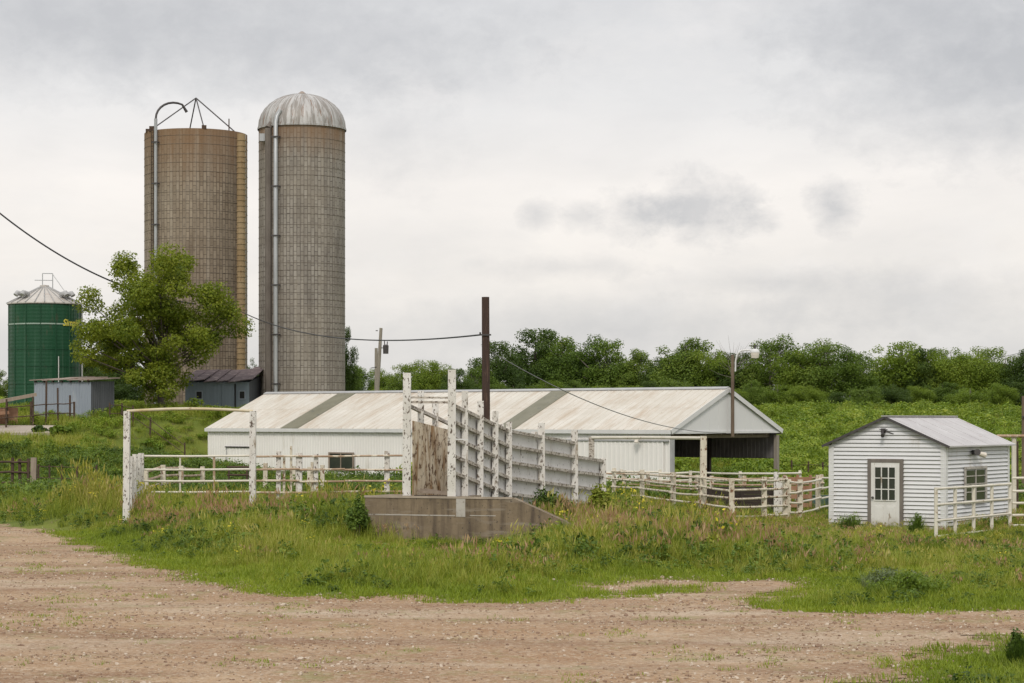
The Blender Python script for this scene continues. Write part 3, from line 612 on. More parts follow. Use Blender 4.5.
for i, (px, top, w, v) in enumerate(LOW):
    far_tree(v, px, top, w, 255 + (i * 23 % 30), '%s low tree above the barn, %s right of the domed silo' % (KIND[v], ORD[i]), 'low trees behind the long barn')
UND = [(350, 372), (372, 374), (395, 372), (420, 374), (445, 373), (468, 374), (492, 370), (515, 373), (545, 371), (572, 374), (598, 370), (625, 373), (650, 372), (676, 371), (704, 372), (728, 374), (752, 370), (778, 374), (806, 378), (838, 380), (866, 376), (892, 374), (918, 378), (944, 368), (970, 374), (1000, 372), (1028, 374), (1060, 376)]
for i, (px, top) in enumerate(UND):
    far_tree((4, 5, 0, 2, 5, 1, 3)[i % 7], px, top + 7 + (i * 7 % 9) - 3, 30 + (i * 11 % 16), 268 + (i * 17 % 14), 'low rounded tree filling in under the taller far trees', 'low trees filling in under the far treeline')
for j, (px, top, w, v, Y, lb) in enumerate([(116, 330, 62, 1, 205, 'dark tree showing between the green bin and the spreading tree'), (92, 352, 40, 1, 195, 'small dark tree just right of the green bin'), (-6, 366, 36, 0, 200, 'tree at the left edge beyond the green bin'),
        (343, 322, 26, 1, 178, 'dark leafy tree peeking out behind the right side of the domed silo'), (246, 350, 30, 4, 215, 'dark tree low in the gap between the two silos'), (-50, 350, 60, 1, 190, 'dark tree off beyond the left edge'), (140, 376, 60, 4, 198, 'low broad dark tree behind the trunk of the spreading tree')]):
    far_tree(v, px, top, w, Y, lb, None)
# bare tree
YD = 292; xd = X(732, YD); t = Thing('bare_tree', 'leafless grey tree rising above the barn gable behind the yard lamp', 'tree', (xd, YD, tz(xd, YD)))
db = MB(); r = random.Random(5); hD = Z(332, YD) - tz(xd, YD); db.tube([(0, 0, 0), (.1, 0, hD * .5), (0, 0, hD * .7)], [.16, .09, .04], 6)
for _ in range(30):
    a = r.uniform(0, 6.28); l = r.uniform(.8, 4.2); z0 = hD * r.uniform(.4, .68); e = (l * math.cos(a), l * math.sin(a), min(hD * r.uniform(.85, 1), z0 + r.uniform(1.2, 3.4)))
    db.tube([(0, 0, z0), (e[0] * .6, e[1] * .6, z0 + (e[2] - z0) * .45), e], [.03, .018, .008], 4)
t.part('trunk', db, M['barkpale'])

# ------------------------------------------------------------------ long white barn
B = Thing('barn', 'long low white metal barn with a rust-smudged roof and open right end', 'barn', (BARN_O[0], BARN_O[1], 0), BARN_A)
BL, BW, BE, BR, BZ = 35.8, 10.2, 2.73, 4.93, -.75
def ribbed(mb, a, b, z0, z1f, nrm, pitch=.22, amp=.022):
    """vertical ribs along the segment a-b; z1f(s) is the top height at fraction s"""
    a, b = Vector(a), Vector(b); Ln = (b - a).length; n = max(2, int(Ln / pitch)); nv = Vector(nrm); pr = []
    for i in range(n):
        for q, o in ((0, 0), (.55, 0), (.67, 1), (.88, 1)): pr.append(((i + q) / n, o))
    pr.append((1, 0))
    for (s0, o0), (s1, o1) in zip(pr, pr[1:]):
        p0 = a.lerp(b, s0) + nv * amp * o0; p1 = a.lerp(b, s1) + nv * amp * o1
        mb.face([(p0.x, p0.y, z0), (p1.x, p1.y, z0), (p1.x, p1.y, z1f(s1)), (p0.x, p0.y, z1f(s0))])
flat = lambda s: BE
w = MB(); ribbed(w, (-BL, 0, 0), (-.12, 0, 0), BZ, flat, (0, -1, 0)); w.box(-BL, -.12, .04, .08, BZ, BE); B.part('front_wall', w, M['wall'])
w = MB(); ribbed(w, (-10.05, BW, 0), (-BL, BW, 0), BZ, flat, (0, 1, 0)); w.box(-BL, -10.05, BW - .08, BW - .04, BZ, BE); B.part('back_wall', w, M['wall'])
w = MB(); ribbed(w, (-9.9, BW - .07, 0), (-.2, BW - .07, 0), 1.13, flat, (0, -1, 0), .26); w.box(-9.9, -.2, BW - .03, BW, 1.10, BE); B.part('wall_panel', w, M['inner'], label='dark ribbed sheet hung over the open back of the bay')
gb = lambda y: BE + (BR - BE) * (1 - abs(y - BW / 2) / (BW / 2)) - .04
w = MB(); ribbed(w, (-BL, BW, 0), (-BL, 0, 0), BZ, lambda s: gb(BW * (1 - s)), (-1, 0, 0)); B.part('end_wall', w, M['wall'])
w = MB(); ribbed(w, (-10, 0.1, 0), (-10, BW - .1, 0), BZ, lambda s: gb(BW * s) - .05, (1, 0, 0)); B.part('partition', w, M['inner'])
w = MB(); w.face([(0, .0, 2.61), (0, BW, 2.61), (0, BW, BE), (0, BW / 2, BR - .05), (0, 0, BE)]); w.face([(-.05, .0, 2.61), (-.05, 0, BE), (-.05, BW / 2, BR - .05), (-.05, BW, BE), (-.05, BW, 2.61)])
w.face([(0, 0, 2.61), (-.05, 0, 2.61), (-.05, BW, 2.61), (0, BW, 2.61)])
for i in range(1, 12): yy = BW * i / 12; w.box(0.002, .012, yy - .015, yy + .015, 2.62, gb(yy) - .06)
B.part('gable_panel', w, M['gable'])
w = MB(); w.box(.004, .05, 0, BW, 2.53, 2.65); B.part('gable_trim', w, M['trim'])
sl = math.hypot(BW / 2 + .35, (BR - BE) * (1 + .16 / (BW / 2))); x0, x1 = -BL - .08, .08; ye = -.16; ze = BE - (BR - BE) * .16 / (BW / 2) + .06
for sgn in (0, 1):
    yy = (lambda y: y) if sgn == 0 else (lambda y: BW - y)
    w = MB(); a, b_, c_, d_ = (x0, yy(ye), ze), (x1, yy(ye), ze), (x1, BW / 2, BR + .06), (x0, BW / 2, BR + .06); uvs = [(0, 0), (x1 - x0, 0), (x1 - x0, sl), (0, sl)]
    w.face([a, b_, c_, d_] if sgn == 0 else [b_, a, d_, c_], uvs); dn = lambda q: (q[0], q[1], q[2] - .07)
    w.face([dn(q) for q in ((d_, c_, b_, a) if sgn == 0 else (c_, d_, a, b_))])
    for e0, e1 in ((a, b_), (b_, c_), (d_, a)): w.face([e0, dn(e0), dn(e1), e1] if sgn == 0 else [e1, dn(e1), dn(e0), e0])
    ro = B.part('roof', w, M['roof'])
    if sgn == 0:
        for xa, xb in ((-29.1, -27.6), (-11.95, -10.6)):
            w = MB(); q0, q1 = .008, .03
            def P(x, f, dz): return (x, ye + (BW / 2 - ye) * f, ze + (BR + .06 - ze) * f + dz)
            w.hexa([P(xa, .004, .004), P(xb, .004, .004), P(xb, .985, .004), P(xa, .985, .004), P(xa, .004, q1), P(xb, .004, q1), P(xb, .985, q1), P(xa, .985, q1)]); B.part('skylight', w, M['skylight'], ro)
        w = MB(); sx = x0 + .5
        while sx < x1 - .3:
            if not any(xa - .1 < sx < xb + .1 for xa, xb in ((-29.1, -27.6), (-11.95, -10.6))): w.hexa([P(sx - .025, .004, -.01), P(sx + .025, .004, -.01), P(sx + .025, .98, -.01), P(sx - .025, .98, -.01), P(sx - .015, .004, .025), P(sx + .015, .004, .025), P(sx + .015, .98, .025), P(sx - .015, .98, .025)])
            sx += .95
        B.part('roof_rib', w, M['roof'], ro)
        w = MB(); w.hexa([(x0, BW / 2 - .25, BR - .02), (x1, BW / 2 - .25, BR - .02), (x1, BW / 2, BR + .07), (x0, BW / 2, BR + .07), (x0, BW / 2 - .25, BR + .02), (x1, BW / 2 - .25, BR + .02), (x1, BW / 2, BR + .12), (x0, BW / 2, BR + .12)])
        w.hexa([(x0, BW / 2 + .002, BR + .07), (x1, BW / 2 + .002, BR + .07), (x1, BW / 2 + .25, BR - .02), (x0, BW / 2 + .25, BR - .02), (x0, BW / 2 + .002, BR + .12), (x1, BW / 2 + .002, BR + .12), (x1, BW / 2 + .25, BR + .02), (x0, BW / 2 + .25, BR + .02)])
        B.part('ridge_cap', w, M['trimgrey'], ro)
w = MB(); w.box(x0, x1 - .02, -.21, -.165, ze - .20, ze + .01); B.part('eave_trim', w, M['trim'])
w = MB(); w.box(-BL, -.1, -.155, -.05, ze - .16, ze - .13); B.part('soffit', w, M['trimgrey'])
for sgn in (0, 1):
    w = MB(); y0 = -.2 if sgn == 0 else BW + .2
    w.beam((.105, y0, ze - .10), (.105, BW / 2, BR - .05), .03, .24); B.part('rake_trim', w, M['trim'])
for px_, py_ in ((-.1, .1), (-.1, BW - .12)):
    w = MB(); w.box(px_ - .11, px_ + .11, py_ - .11, py_ + .11, BZ, 2.4); B.part('corner_post', w, M['trimgrey'] if py_ < 1 else M['greypole'])
for px_ in (-4.6, -9.2):
    w = MB(); w.box(px_ - .1, px_ + .1, BW - .3, BW - .1, BZ, 2.5); B.part('post', w, M['darkwood'])
w = MB()
for i in range(8): yb = .1 + i * 1.47; w.box(-10, 0, yb, yb + .08, 2.46 + 0 * i, 2.54)
for xx in (-.6, -3.3, -6, -8.7):
    w.beam((xx, .1, 2.36), (xx, BW - .1, 2.36), .06, .16)
    w.beam((xx, .1, 2.4), (xx, BW / 2, BR - .15), .06, .14); w.beam((xx, BW - .1, 2.4), (xx, BW / 2, BR - .15), .06, .14)
B.part('roof_truss', w, M['wood'])
w = MB(); w.box(-25.0, -23.0, -.075, .02, .3, 1.28); wf = B.part('window', w, M['dark'])
w = MB()
for xa, xb in ((-24.92, -24.06), (-23.98, -23.08)): w.box(xa, xb, -.095, -.078, .4, 1.2)
B.part('pane', w, M['glass'], wf)
w = MB()
for q in ((-25.05, -22.95, .24, .32), (-25.05, -22.95, 1.25, 1.33), (-25.05, -24.95, .32, 1.25), (-23.05, -22.95, .32, 1.25), (-24.05, -23.99, .32, 1.25)): w.box(q[0], q[1], -.12, -.08, q[2], q[3])
B.part('frame', w, M['wood'], wf)
w = MB(); ribbed(w, (-33.95, -.06, 0), (-31.9, -.06, 0), BZ, lambda s: 1.52, (0, -1, 0), .28); w.box(-33.95, -31.9, -.055, -.035, BZ, 1.52); dr = B.part('door', w, M['wall'])
w = MB(); w.box(-34.1, -31.5, -.13, -.04, 1.53, 1.60); B.part('door_track', w, M['dark'], dr)
w = MB(); w.box(-33.99, -33.95, -.1, -.035, BZ, 1.52); B.part('door_edge', w, M['trimgrey'], dr)
w = MB(); ribbed(w, (-6.6, -.09, 0), (-.5, -.09, 0), BZ, lambda s: 2.12, (0, -1, 0), .3, .025); w.box(-6.6, -.5, -.085, -.04, BZ, 2.12); dr = B.part('sliding_door', w, M['wall'])
w = MB(); w.box(-7, -.15, -.16, -.04, 2.13, 2.2); B.part('door_track', w, M['trimgrey'], dr)
w = MB(); w.box(-2.15, -1.75, -.5, -.41, 2.2, 2.36); w.tube([(-1.95, -.47, 2.2), (-1.95, -.5, 2.06)], [.10, .12], 10); B.part('wall_lamp', w, M['lampwhite'])
w = MB(); w.box(-9.9, .1, .1, BW - .1, -.75, -.52); B.part('floor', w, M['pad'])

# ------------------------------------------------------------------ silos
rj0 = random.Random(44)
def silo(name, label, px, Y, rpx, top, chute_a, kind):
    cx = X(px, Y); r = rpx / F * Y; zb = tz(cx, Y) - .6; H = Z(top, Y) - zb
    t = Thing(name, label, 'silo', (cx, Y, zb), math.atan2(-cx, Y)); w = MB()
    if kind == 'dome': w.lathe([(r, 0), (r, H)], 96)
    else: w.lathe([(r, 0), (r, H), (r - .17, H), (r - .17, 0)], 96)
    mt = stave(name + '_staves', (.33, .30, .265), (.235, .208, .18), (.10, .086, .074), (.135, .115, .098), H, 5) if kind == 'dome' else stave(name + '_staves', (.35, .285, .215), (.25, .198, .145), (.105, .082, .06), (.15, .11, .075), H, 9)
    t.part('stave_wall', w, mt)
    hp = MB(); hp.lathe([(r + .008, -.014), (r + .02, -.006), (r + .02, .006), (r + .008, .014)], 96); hm = hp.mesh('hoop', pmat('weathered_hoop', (.13, .10, .08), (.22, .185, .15), 1.2, (1, 1, 1), .8))
    z = .5
    while z < H - .1:
        o = link('hoop', hm, t.o); o.location.z = z + rj0.uniform(-.09, .09); z += .72 if z > H * .55 else .55
    return t, r, H
def ring(r, a, z=0): return Vector((r * math.cos(a), r * math.sin(a), z))
# domed silo
t, r, H = silo('silo', 'tall concrete stave silo with a rust-streaked silver dome', 302, 160, 43, 129, 0, 'dome')
w = MB(); hd = 34 / F * 160; pr = [(r + .10, H - .12), (r + .10, H + .02), (r + .04, H + .04)]
for i in range(1, 15): a = math.pi / 2 * i / 14; pr.append(((r + .04) * math.cos(a) ** .92 if i < 14 else .02, H + .04 + hd * math.sin(a)))
w.lathe(pr, 64); dm = t.part('dome', w, M['dome'], smooth=True)
w = MB()
for i in range(26):
    a = 2 * math.pi * (i + .5) / 26; w.tube([ring((r + .05) * math.cos(b) ** .92, a, H + .05 + hd * math.sin(b)) for b in [math.pi / 2 * q / 8 * .97 for q in range(9)]], .022, 4)
B_ = t.part('dome_seam', w, M['dome'], dm)
w = MB(); w.lathe([(.28, H + hd - .05), (.28, H + hd + .12), (.12, H + hd + .25), (.01, H + hd + .28)], 16); t.part('dome_cap', w, M['rustshed'], dm)
aC = R(-90 - 46); w = MB(); w.tube([ring(r + .22, aC, .3), ring(r + .22, aC, H * .5), ring(r + .22, aC, H - .3)], .26, 10); w.tube([ring(r + .22, aC, H - .3), ring(r - .1, aC, H + .1)], [.26, .2], 10); t.part('unloading_chute', w, pmat('weathered_chute_sheet', (.19, .165, .145), (.12, .10, .085), 1.5, (1, 1, .4), .7))
aP = R(-90 - 33); w = MB(); w.tube([ring(r + .32, aP, .3), ring(r + .32, aP, H * .5), ring(r + .3, aP, H + .1), ring(r + .05, aP - .02, H + .55), ring(r - .1, aP + .05, H + 1.0)], .16, 10); fp = t.part('fill_pipe', w, M['steel'], smooth=True)
for i in range(6):
    z = 2.5 + i * (H - 3.5) / 5; w = MB(); w.beam(ring(r - .02, aP - .05, z), ring(r + .36, aP - .06, z), .07, .1); w.beam(ring(r - .02, aP + .06, z), ring(r + .36, aP + .07, z), .07, .1); w.beam(ring(r + .5, aP - .07, z), ring(r + .5, aP + .08, z), .05, .1); t.part('pipe_bracket', w, M['darksteel'])
aB = R(-90 - 57); w = MB(); q = ring(r + .15, aB, H - 1.2); w.box(q.x - .3, q.x + .3, q.y - .25, q.y + .25, q.z, q.z + .55); t.part('inspection_box', w, M['steel'])
# roofless silo
t, r, H = silo('silo', 'wide roofless concrete stave silo with a tan unloading chute', 196, 166, 51, 135, 0, 'open')
aC = R(-90 + 57); w = MB(); w.tube([ring(r + .1, aC, .3), ring(r + .1, aC, H * .5), ring(r + .1, aC, H - .15)], .37, 14); ch = t.part('unloading_chute', w, M['chute'], smooth=True)
w = MB(); z = 1
while z < H - .3: w.tube([ring(r + .1, aC, z), ring(r + .1, aC, z + .10)], .41, 14); z += .42
t.part('chute_band', w, M['chute'], ch)
a2 = aC + .14; w = MB(); w.tube([ring(r + .12, a2, .3), ring(r + .12, a2, H - .1)], .10, 8); t.part('drain_pipe', w, M['trim'])
aP = R(-90 - 46); w = MB(); hz = H + 1.1; p0 = ring(r + .25, aP)
arc = [(p0.x, p0.y, .3), (p0.x, p0.y, H * .5), (p0.x, p0.y, H + .8)]
for i in range(1, 9): a = math.pi * .62 * i / 8; arc.append((p0.x + 1.45 * (1 - math.cos(a)) , p0.y + .7 * (1 - math.cos(a)), H + .8 + 1.35 * math.sin(a)))
arc.append((arc[-1][0] + .35, arc[-1][1] + .15, arc[-1][2] - .55))
w.tube(arc[:3], .13, 10); fp = t.part('fill_pipe', w, M['steel'], smooth=True); w = MB(); w.tube(arc[2:], [.085] * (len(arc) - 3) + [.12], 10); t.part('gooseneck_spout', w, M['darksteel'], fp, smooth=True)
for i in range(7): z = 2 + i * (H - 3) / 6; w = MB(); w.beam(ring(r - .02, aP - .03, z), ring(r + .3, aP - .05, z), .06, .1); w.beam(ring(r + .44, aP - .06, z), ring(r + .44, aP + .06, z), .05, .1); w.beam(ring(r - .02, aP + .03, z), ring(r + .3, aP + .05, z), .06, .1); t.part('pipe_bracket', w, M['darksteel'])
w = MB(); z = .6
for s_ in (-.22, .22): w.tube([ring(r + .12, aP - .14 + s_ * .16, .5), ring(r + .12, aP - .14 + s_ * .16, H + .3)], .03, 5)
while z < H: w.tube([ring(r + .12, aP - .175, z), ring(r + .12, aP - .105, z)], .025, 5); z += .4
t.part('ladder', w, M['darkrust'])
apex = (0.0, 0, Z(98, 166) - t.o.location.z)
for i, a in enumerate((R(-90 - 66), R(-90 + 9), R(-90 + 48), R(100))):
    w = MB(); w.tube([ring(r - .06, a, H), apex], .05, 6); t.part('tripod_leg', w, M['darksteel'])
for i, a in enumerate((R(-90 + 9), R(-90 + 40), R(-90 - 60), R(-90 - 70))):
    w = MB(); q = ring(r - .08, a, H); w.box(q.x - .18, q.x + .18, q.y - .1, q.y + .1, q.z - .05, q.z + (.25, .75, .35, .22)[i]) if i != 1 else w.tube([q, (q.x, q.y, q.z + .9)], .05, 6); t.part('rim_clamp', w, M['darkrust'])

# ------------------------------------------------------------------ green grain bin
YB = 165.0; cx = X(44.5, YB); zb = tz(cx, YB) - .4; r = 35.3 / F * YB; H = Z(304, YB) - zb
t = Thing('grain_bin', 'round dark green grain bin with a pale conical roof', 'grain bin', (cx, YB, zb), math.atan2(-cx, YB))
w = MB(); pr = []; z = 0
nW = int(H / .14); pr = [(r + (.007 if i % 2 else 0), H * i / nW) for i in range(nW + 1)]; w.lathe(pr, 72); bw_ = t.part('wall', w, M['bin'])
for py in (325, 350, 367, 384):
    w = MB(); z = Z(py, YB) - zb; e = .05 if py == 325 else .028; w.lathe([(r + .015, z - e), (r + .04, z - e), (r + .04, z + e), (r + .015, z + e)], 72); t.part('band', w, M['bandw'] if py == 325 else M['bin'])
w = MB()
for i in range(15): a = 2 * math.pi * i / 15; q0 = ring(r + .02, a, .2); w.tube([q0, ring(r + .02, a, H - .1)], .045, 5)
t.part('wall_stiffener', w, M['bin'])
w = MB(); hr = Z(287, YB) - zb - H; w.lathe([(r + .10, H - .08), (r + .10, H), (.35, H + hr), (.35, H + hr + .12), (.01, H + hr + .18)], 48); rf = t.part('roof', w, M['binroof'])
w = MB()
for i in range(24): a = 2 * math.pi * i / 24; w.tube([ring(r + .17, a, H + .02), ring(.4, a, H + hr)], .035, 4)
t.part('roof_rib', w, M['trimgrey'], rf)
for a in (R(-90 - 56), R(-90 + 56), R(-90 - 40), R(-90 + 40)):
    w = MB(); q = ring(r * .72, a, H + hr * .33); o_ = ring(r * .98, a, H + hr * .42); w.tube([q, (q.x, q.y, q.z + .25), (o_.x * .92, o_.y * .92, o_.z + .20), (o_.x * .97, o_.y * .97, o_.z + .02)], [.17, .2, .21, .2], 10); t.part('roof_vent', w, M['trimgrey'], rf, smooth=True)
w = MB(); zf = H + hr + .1
for xx in (-.15, .62): w.tube([(xx, 0, zf - .5), (xx, 0, zf + .95)], .035, 5)
w.tube([(-.15, 0, zf + .95), (.62, 0, zf + .95)], .035, 5); w.tube([(-.75, 0, zf + .42), (.62, 0, zf + .42)], .03, 5); w.tube([(.62, 0, zf + .9), (1.75, -.6, zf - .75)], .03, 5); t.part('peak_frame', w, M['steel'])
w = MB(); a = R(-90 + 86); w.tube([ring(r + .12, a, .2), ring(r + .12, a, H)], .07, 6); t.part('downpipe', w, M['trim'])
w = MB(); a = R(-90 + 22); w.tube([ring(r + .08, a, 1), ring(r + .08, a, H * .52)], .04, 6); t.part('sight_tube', w, M['trim'])
cv = bpy.data.curves.new('lettering', 'FONT'); cv.body = 'Simplex'; cv.size = .70; cv.shear = .25; cv.offset = .02
fo = bpy.data.objects.new('lettering_source', cv); COL.objects.link(fo); bpy.context.view_layer.update()
me = bpy.data.meshes.new_from_object(fo.evaluated_get(bpy.context.evaluated_depsgraph_get())); COL.objects.unlink(fo); bpy.data.objects.remove(fo)
zt = Z(326.6, YB) - zb; xw = max(v.co.x for v in me.vertices)
for v in me.vertices:
    a = R(-90 + 29) + v.co.x / xw * R(45); q = ring(r + .055, a, zt + v.co.y); v.co = q
me.materials.clear(); me.materials.append(M['yellow']); lo = link('lettering', me, t.o)

# ------------------------------------------------------------------ small farm sheds on the rise
def rect_shed(mb, W_, D_, H0, HL, z0):                 # walls as four slabs, monopitch from H0 (front) to HL (back)
    pass
YS = 143.0; cx = X(91, YS); zb = tz(X(62, 145), 145) - .1
t = Thing('shed', 'blue-grey tin lean-to shed in front of the green bin', 'shed', (cx, YS, zb), R(-20)); h = Z(380, YS) - zb; Wd, Dp = 4.4, 3.0
w = MB(); ribbed(w, (-Wd, 0, 0), (0, 0, 0), -.4, lambda s: h - .12, (0, -1, 0), .22, .03); w.box(-Wd, 0, .02, .06, -.4, h - .12); t.part('front_wall', w, M['greyshed'])
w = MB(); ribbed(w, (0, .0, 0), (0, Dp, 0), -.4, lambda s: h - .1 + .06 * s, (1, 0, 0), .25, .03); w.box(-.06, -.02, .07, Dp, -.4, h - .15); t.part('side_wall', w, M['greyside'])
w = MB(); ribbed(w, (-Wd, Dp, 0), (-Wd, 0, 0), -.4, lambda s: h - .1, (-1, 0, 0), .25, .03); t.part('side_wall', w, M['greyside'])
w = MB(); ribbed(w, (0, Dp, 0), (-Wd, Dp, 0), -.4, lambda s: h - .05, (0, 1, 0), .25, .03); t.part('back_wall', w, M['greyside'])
rr = random.Random(4)
for i in range(5):
    xa = -Wd - .25 + i * (Wd + .5) / 5; xb = xa + (Wd + .5) / 5 + .06; e = rr.uniform(-.04, .05); w = MB(); hh = .12 * math.sin(math.pi * (i + .5) / 5)
    w.hexa([(xa, -.25, h + e), (xb, -.25, h + e + .03), (xb, Dp + .3, h + .12 + hh), (xa, Dp + .3, h + .1 + hh), (xa, -.25, h + e + .05), (xb, -.25, h + e + .08), (xb, Dp + .3, h + .2 + hh), (xa, Dp + .3, h + .18 + hh)]); t.part('roof_sheet', w, M['rustshed'])
for i in range(7): xa = -Wd + .15 + i * (Wd - .3) / 6; w = MB(); w.box(xa - .05, xa + .05, -.2, .0, h - .14, h - .02); t.part('rafter_end', w, M['darkwood'])
YS = 155.5; cx = X(249, YS); zb = tz(X(215, YS), YS) - .25
t = Thing('shed', 'low faded blue shed with a warped brown roof between the silos', 'shed', (cx, YS, zb), R(-8)); h = Z(382, YS) - zb; Wd, Dp = 4.8, 3.6
w = MB(); w.box(-Wd, 0, 0, .08, -.5, h)
for i in range(1, 16): w.box(-Wd + i * .3 - .012, -Wd + i * .3 + .012, -.012, .001, -.5, h - .02)
t.part('front_wall', w, M['blueshed'])
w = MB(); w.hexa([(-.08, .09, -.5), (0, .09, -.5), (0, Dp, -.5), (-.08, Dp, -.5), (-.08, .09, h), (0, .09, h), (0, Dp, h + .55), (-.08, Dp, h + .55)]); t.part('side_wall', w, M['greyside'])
w = MB(); w.hexa([(-Wd, .09, -.5), (-Wd + .08, .09, -.5), (-Wd + .08, Dp, -.5), (-Wd, Dp, -.5), (-Wd, .09, h), (-Wd + .08, .09, h), (-Wd + .08, Dp, h + .55), (-Wd, Dp, h + .55)]); t.part('side_wall', w, M['blueshed'])
w = MB(); w.box(-Wd + .09, -.09, Dp - .08, Dp, -.5, h + .5); t.part('back_wall', w, M['blueshed'])
for i in range(6):
    xa = -Wd - .3 + i * (Wd + .6) / 6; xb = xa + (Wd + .6) / 6 + .05; e0, e1 = rr.uniform(-.06, .08), rr.uniform(-.1, .1); w = MB()
    w.hexa([(xa, -.35, h + e0), (xb, -.35, h + e0 + .1), (xb, Dp + .2, h + .85 + e1 + .05 * i), (xa, Dp + .2, h + .8 + e1 + .05 * i), (xa, -.35, h + e0 + .06), (xb, -.35, h + e0 + .16), (xb, Dp + .2, h + .93 + e1 + .05 * i), (xa, Dp + .2, h + .88 + e1 + .05 * i)]); t.part('roof_sheet', w, M['purproof'])
kk = F / YS
for p0, p1 in ((195, 200.5), (239.5, 244.5)):
    xa, xb = (p0 - 249) / kk, (p1 - 249) / kk; za, zc = Z(398.5, YS) - zb, Z(391.5, YS) - zb; w = MB(); w.box(xa, xb, -.03, .0, za, zc); wf = t.part('window', w, M['dark'])
    w = MB()
    for q in ((xa - .07, xb + .07, za - .07, za), (xa - .07, xb + .07, zc, zc + .07), (xa - .07, xa, za, zc), (xb, xb + .07, za, zc)): w.box(q[0], q[1], -.05, .0, q[2], q[3])
    t.part('frame', w, M['greyshed'], wf)
xa, xb = (221 - 249) / kk, (234 - 249) / kk; w = MB(); w.box(xa, xb, -.05, -.014, -.4, h - .12); dr = t.part('door', w, M['blueshed'])
w = MB(); w.box(xb + .01, xb + .12, -.03, -.013, -.4, h - .12); t.part('door_gap', w, M['dark'], dr)
w = MB(); w.box(xa - .9, xb + .15, -.1, -.013, h - .1, h - .04); t.part('door_track', w, M['greyshed'], dr)

w = MB(); px0, px1 = -33.4, -28.6
zs = lambda x, y: tz(x, y)
zp = tz(-31, 135.6) + .08
w.hexa([(px0 - 4, 134.9, zp - .8), (px1, 134.9, zp - .8), (px1 - 1, 138.6, zp - .8), (px0 - 4, 138.6, zp - .8), (px0 - 4, 134.9, zp), (px1, 134.9, zp), (px1 - 1, 138.6, tz(-31, 138.6) + .06), (px0 - 4, 138.6, tz(-31, 138.6) + .06)])
tag(link('concrete_pad', w.mesh('concrete_pad', M['pad'])), kind='structure')

# ------------------------------------------------------------------ fences, gates and pens
rj = random.Random(12)
def fence(name, label, cat, pts, post_h, rails, mats, post_w=.13, rail_r=.035, group=None, square=True, sag=.03, rail_sq=False, ph=None, zb=None, thin=()):
    """posts at pts (x, y); rails = heights above the ground line; zb = ground level function or None"""
    g = zb or (lambda x, y: tz(x, y)); x0, y0 = pts[0]; t = Thing(name, label, cat, (x0, y0, g(x0, y0)), group=group, world=True)
    for i, (x, y) in enumerate(pts):
        z = g(x, y); h = (ph[i] if ph else post_h) + rj.uniform(-.04, .04); w = MB(); lx, ly = rj.uniform(-.03, .03), rj.uniform(-.03, .03); ww = post_w * rj.uniform(.9, 1.1) * (.45 if i in thin else 1)
        if square and i not in thin: w.beam((x, y, z - .4), (x + lx, y + ly, z + h), ww, ww, ww * .9, ww * .9)
        else: w.tube([(x, y, z - .4), (x + lx, y + ly, z + h)], ww / 2, 8)
        t.part('post', w, mats[0])
    for k, rh in enumerate(rails):
        for i in range(len(pts) - 1):
            (xa, ya), (xb, yb) = pts[i], pts[i + 1]; j = rj.uniform(-sag, sag), rj.uniform(-sag, sag); dx, dy = xb - xa, yb - ya; l = math.hypot(dx, dy); ox, oy = dy / l * post_w * .6, -dx / l * post_w * .6
            if oy > 0: ox, oy = -ox, -oy
            a = (xa + ox, ya + oy, g(xa, ya) + rh + j[0]); b = (xb + ox, yb + oy, g(xb, yb) + rh + j[1]); m_ = ((a[0] + b[0]) / 2, (a[1] + b[1]) / 2, (a[2] + b[2]) / 2 - abs(j[0]) * .8); w = MB()
            if rail_sq: w.beam(a, b, rail_r, rail_r * 3)
            else: w.tube([a, m_, b], rail_r, 7)
            t.part('rail', w, mats[1])
    return t
G0 = lambda x, y: 0.0
# left gate frame
Yg = 62.0; xa, xb = X(127, Yg), X(253, Yg); t = Thing('gate_frame', 'tall gate frame of two peeling white posts under a bowed ochre pole', 'gate frame', (xa, Yg, 0), world=True)
for x_, py in ((xa, 411), (xb, 411)):
    w = MB(); zt = Z(py, Yg); w.beam((x_ - .02, Yg, -.3), (x_, Yg, zt), .19, .18, .175, .17); t.part('post', w, M['peel'])
w = MB(); zt = Z(411.5, Yg); w.tube([(xa + (xb - xa) * i / 8, Yg - .03, zt + .07 * math.sin(math.pi * i / 8) + .01) for i in range(9)], .042, 8); t.part('crossbar', w, M['ochre'], smooth=True)
# receding fence behind its left post
pts = [(-11.35 - .16 * i, 63.4 + 1.25 * i) for i in range(7)]
fence('corral_fence', 'row of close-set peeling white posts receding behind the left gate post', 'fence', pts, 2.2, (2.0, 1.55, 1.15, .75), (M['peel'], M['railcream']), .115, .04, zb=G0)
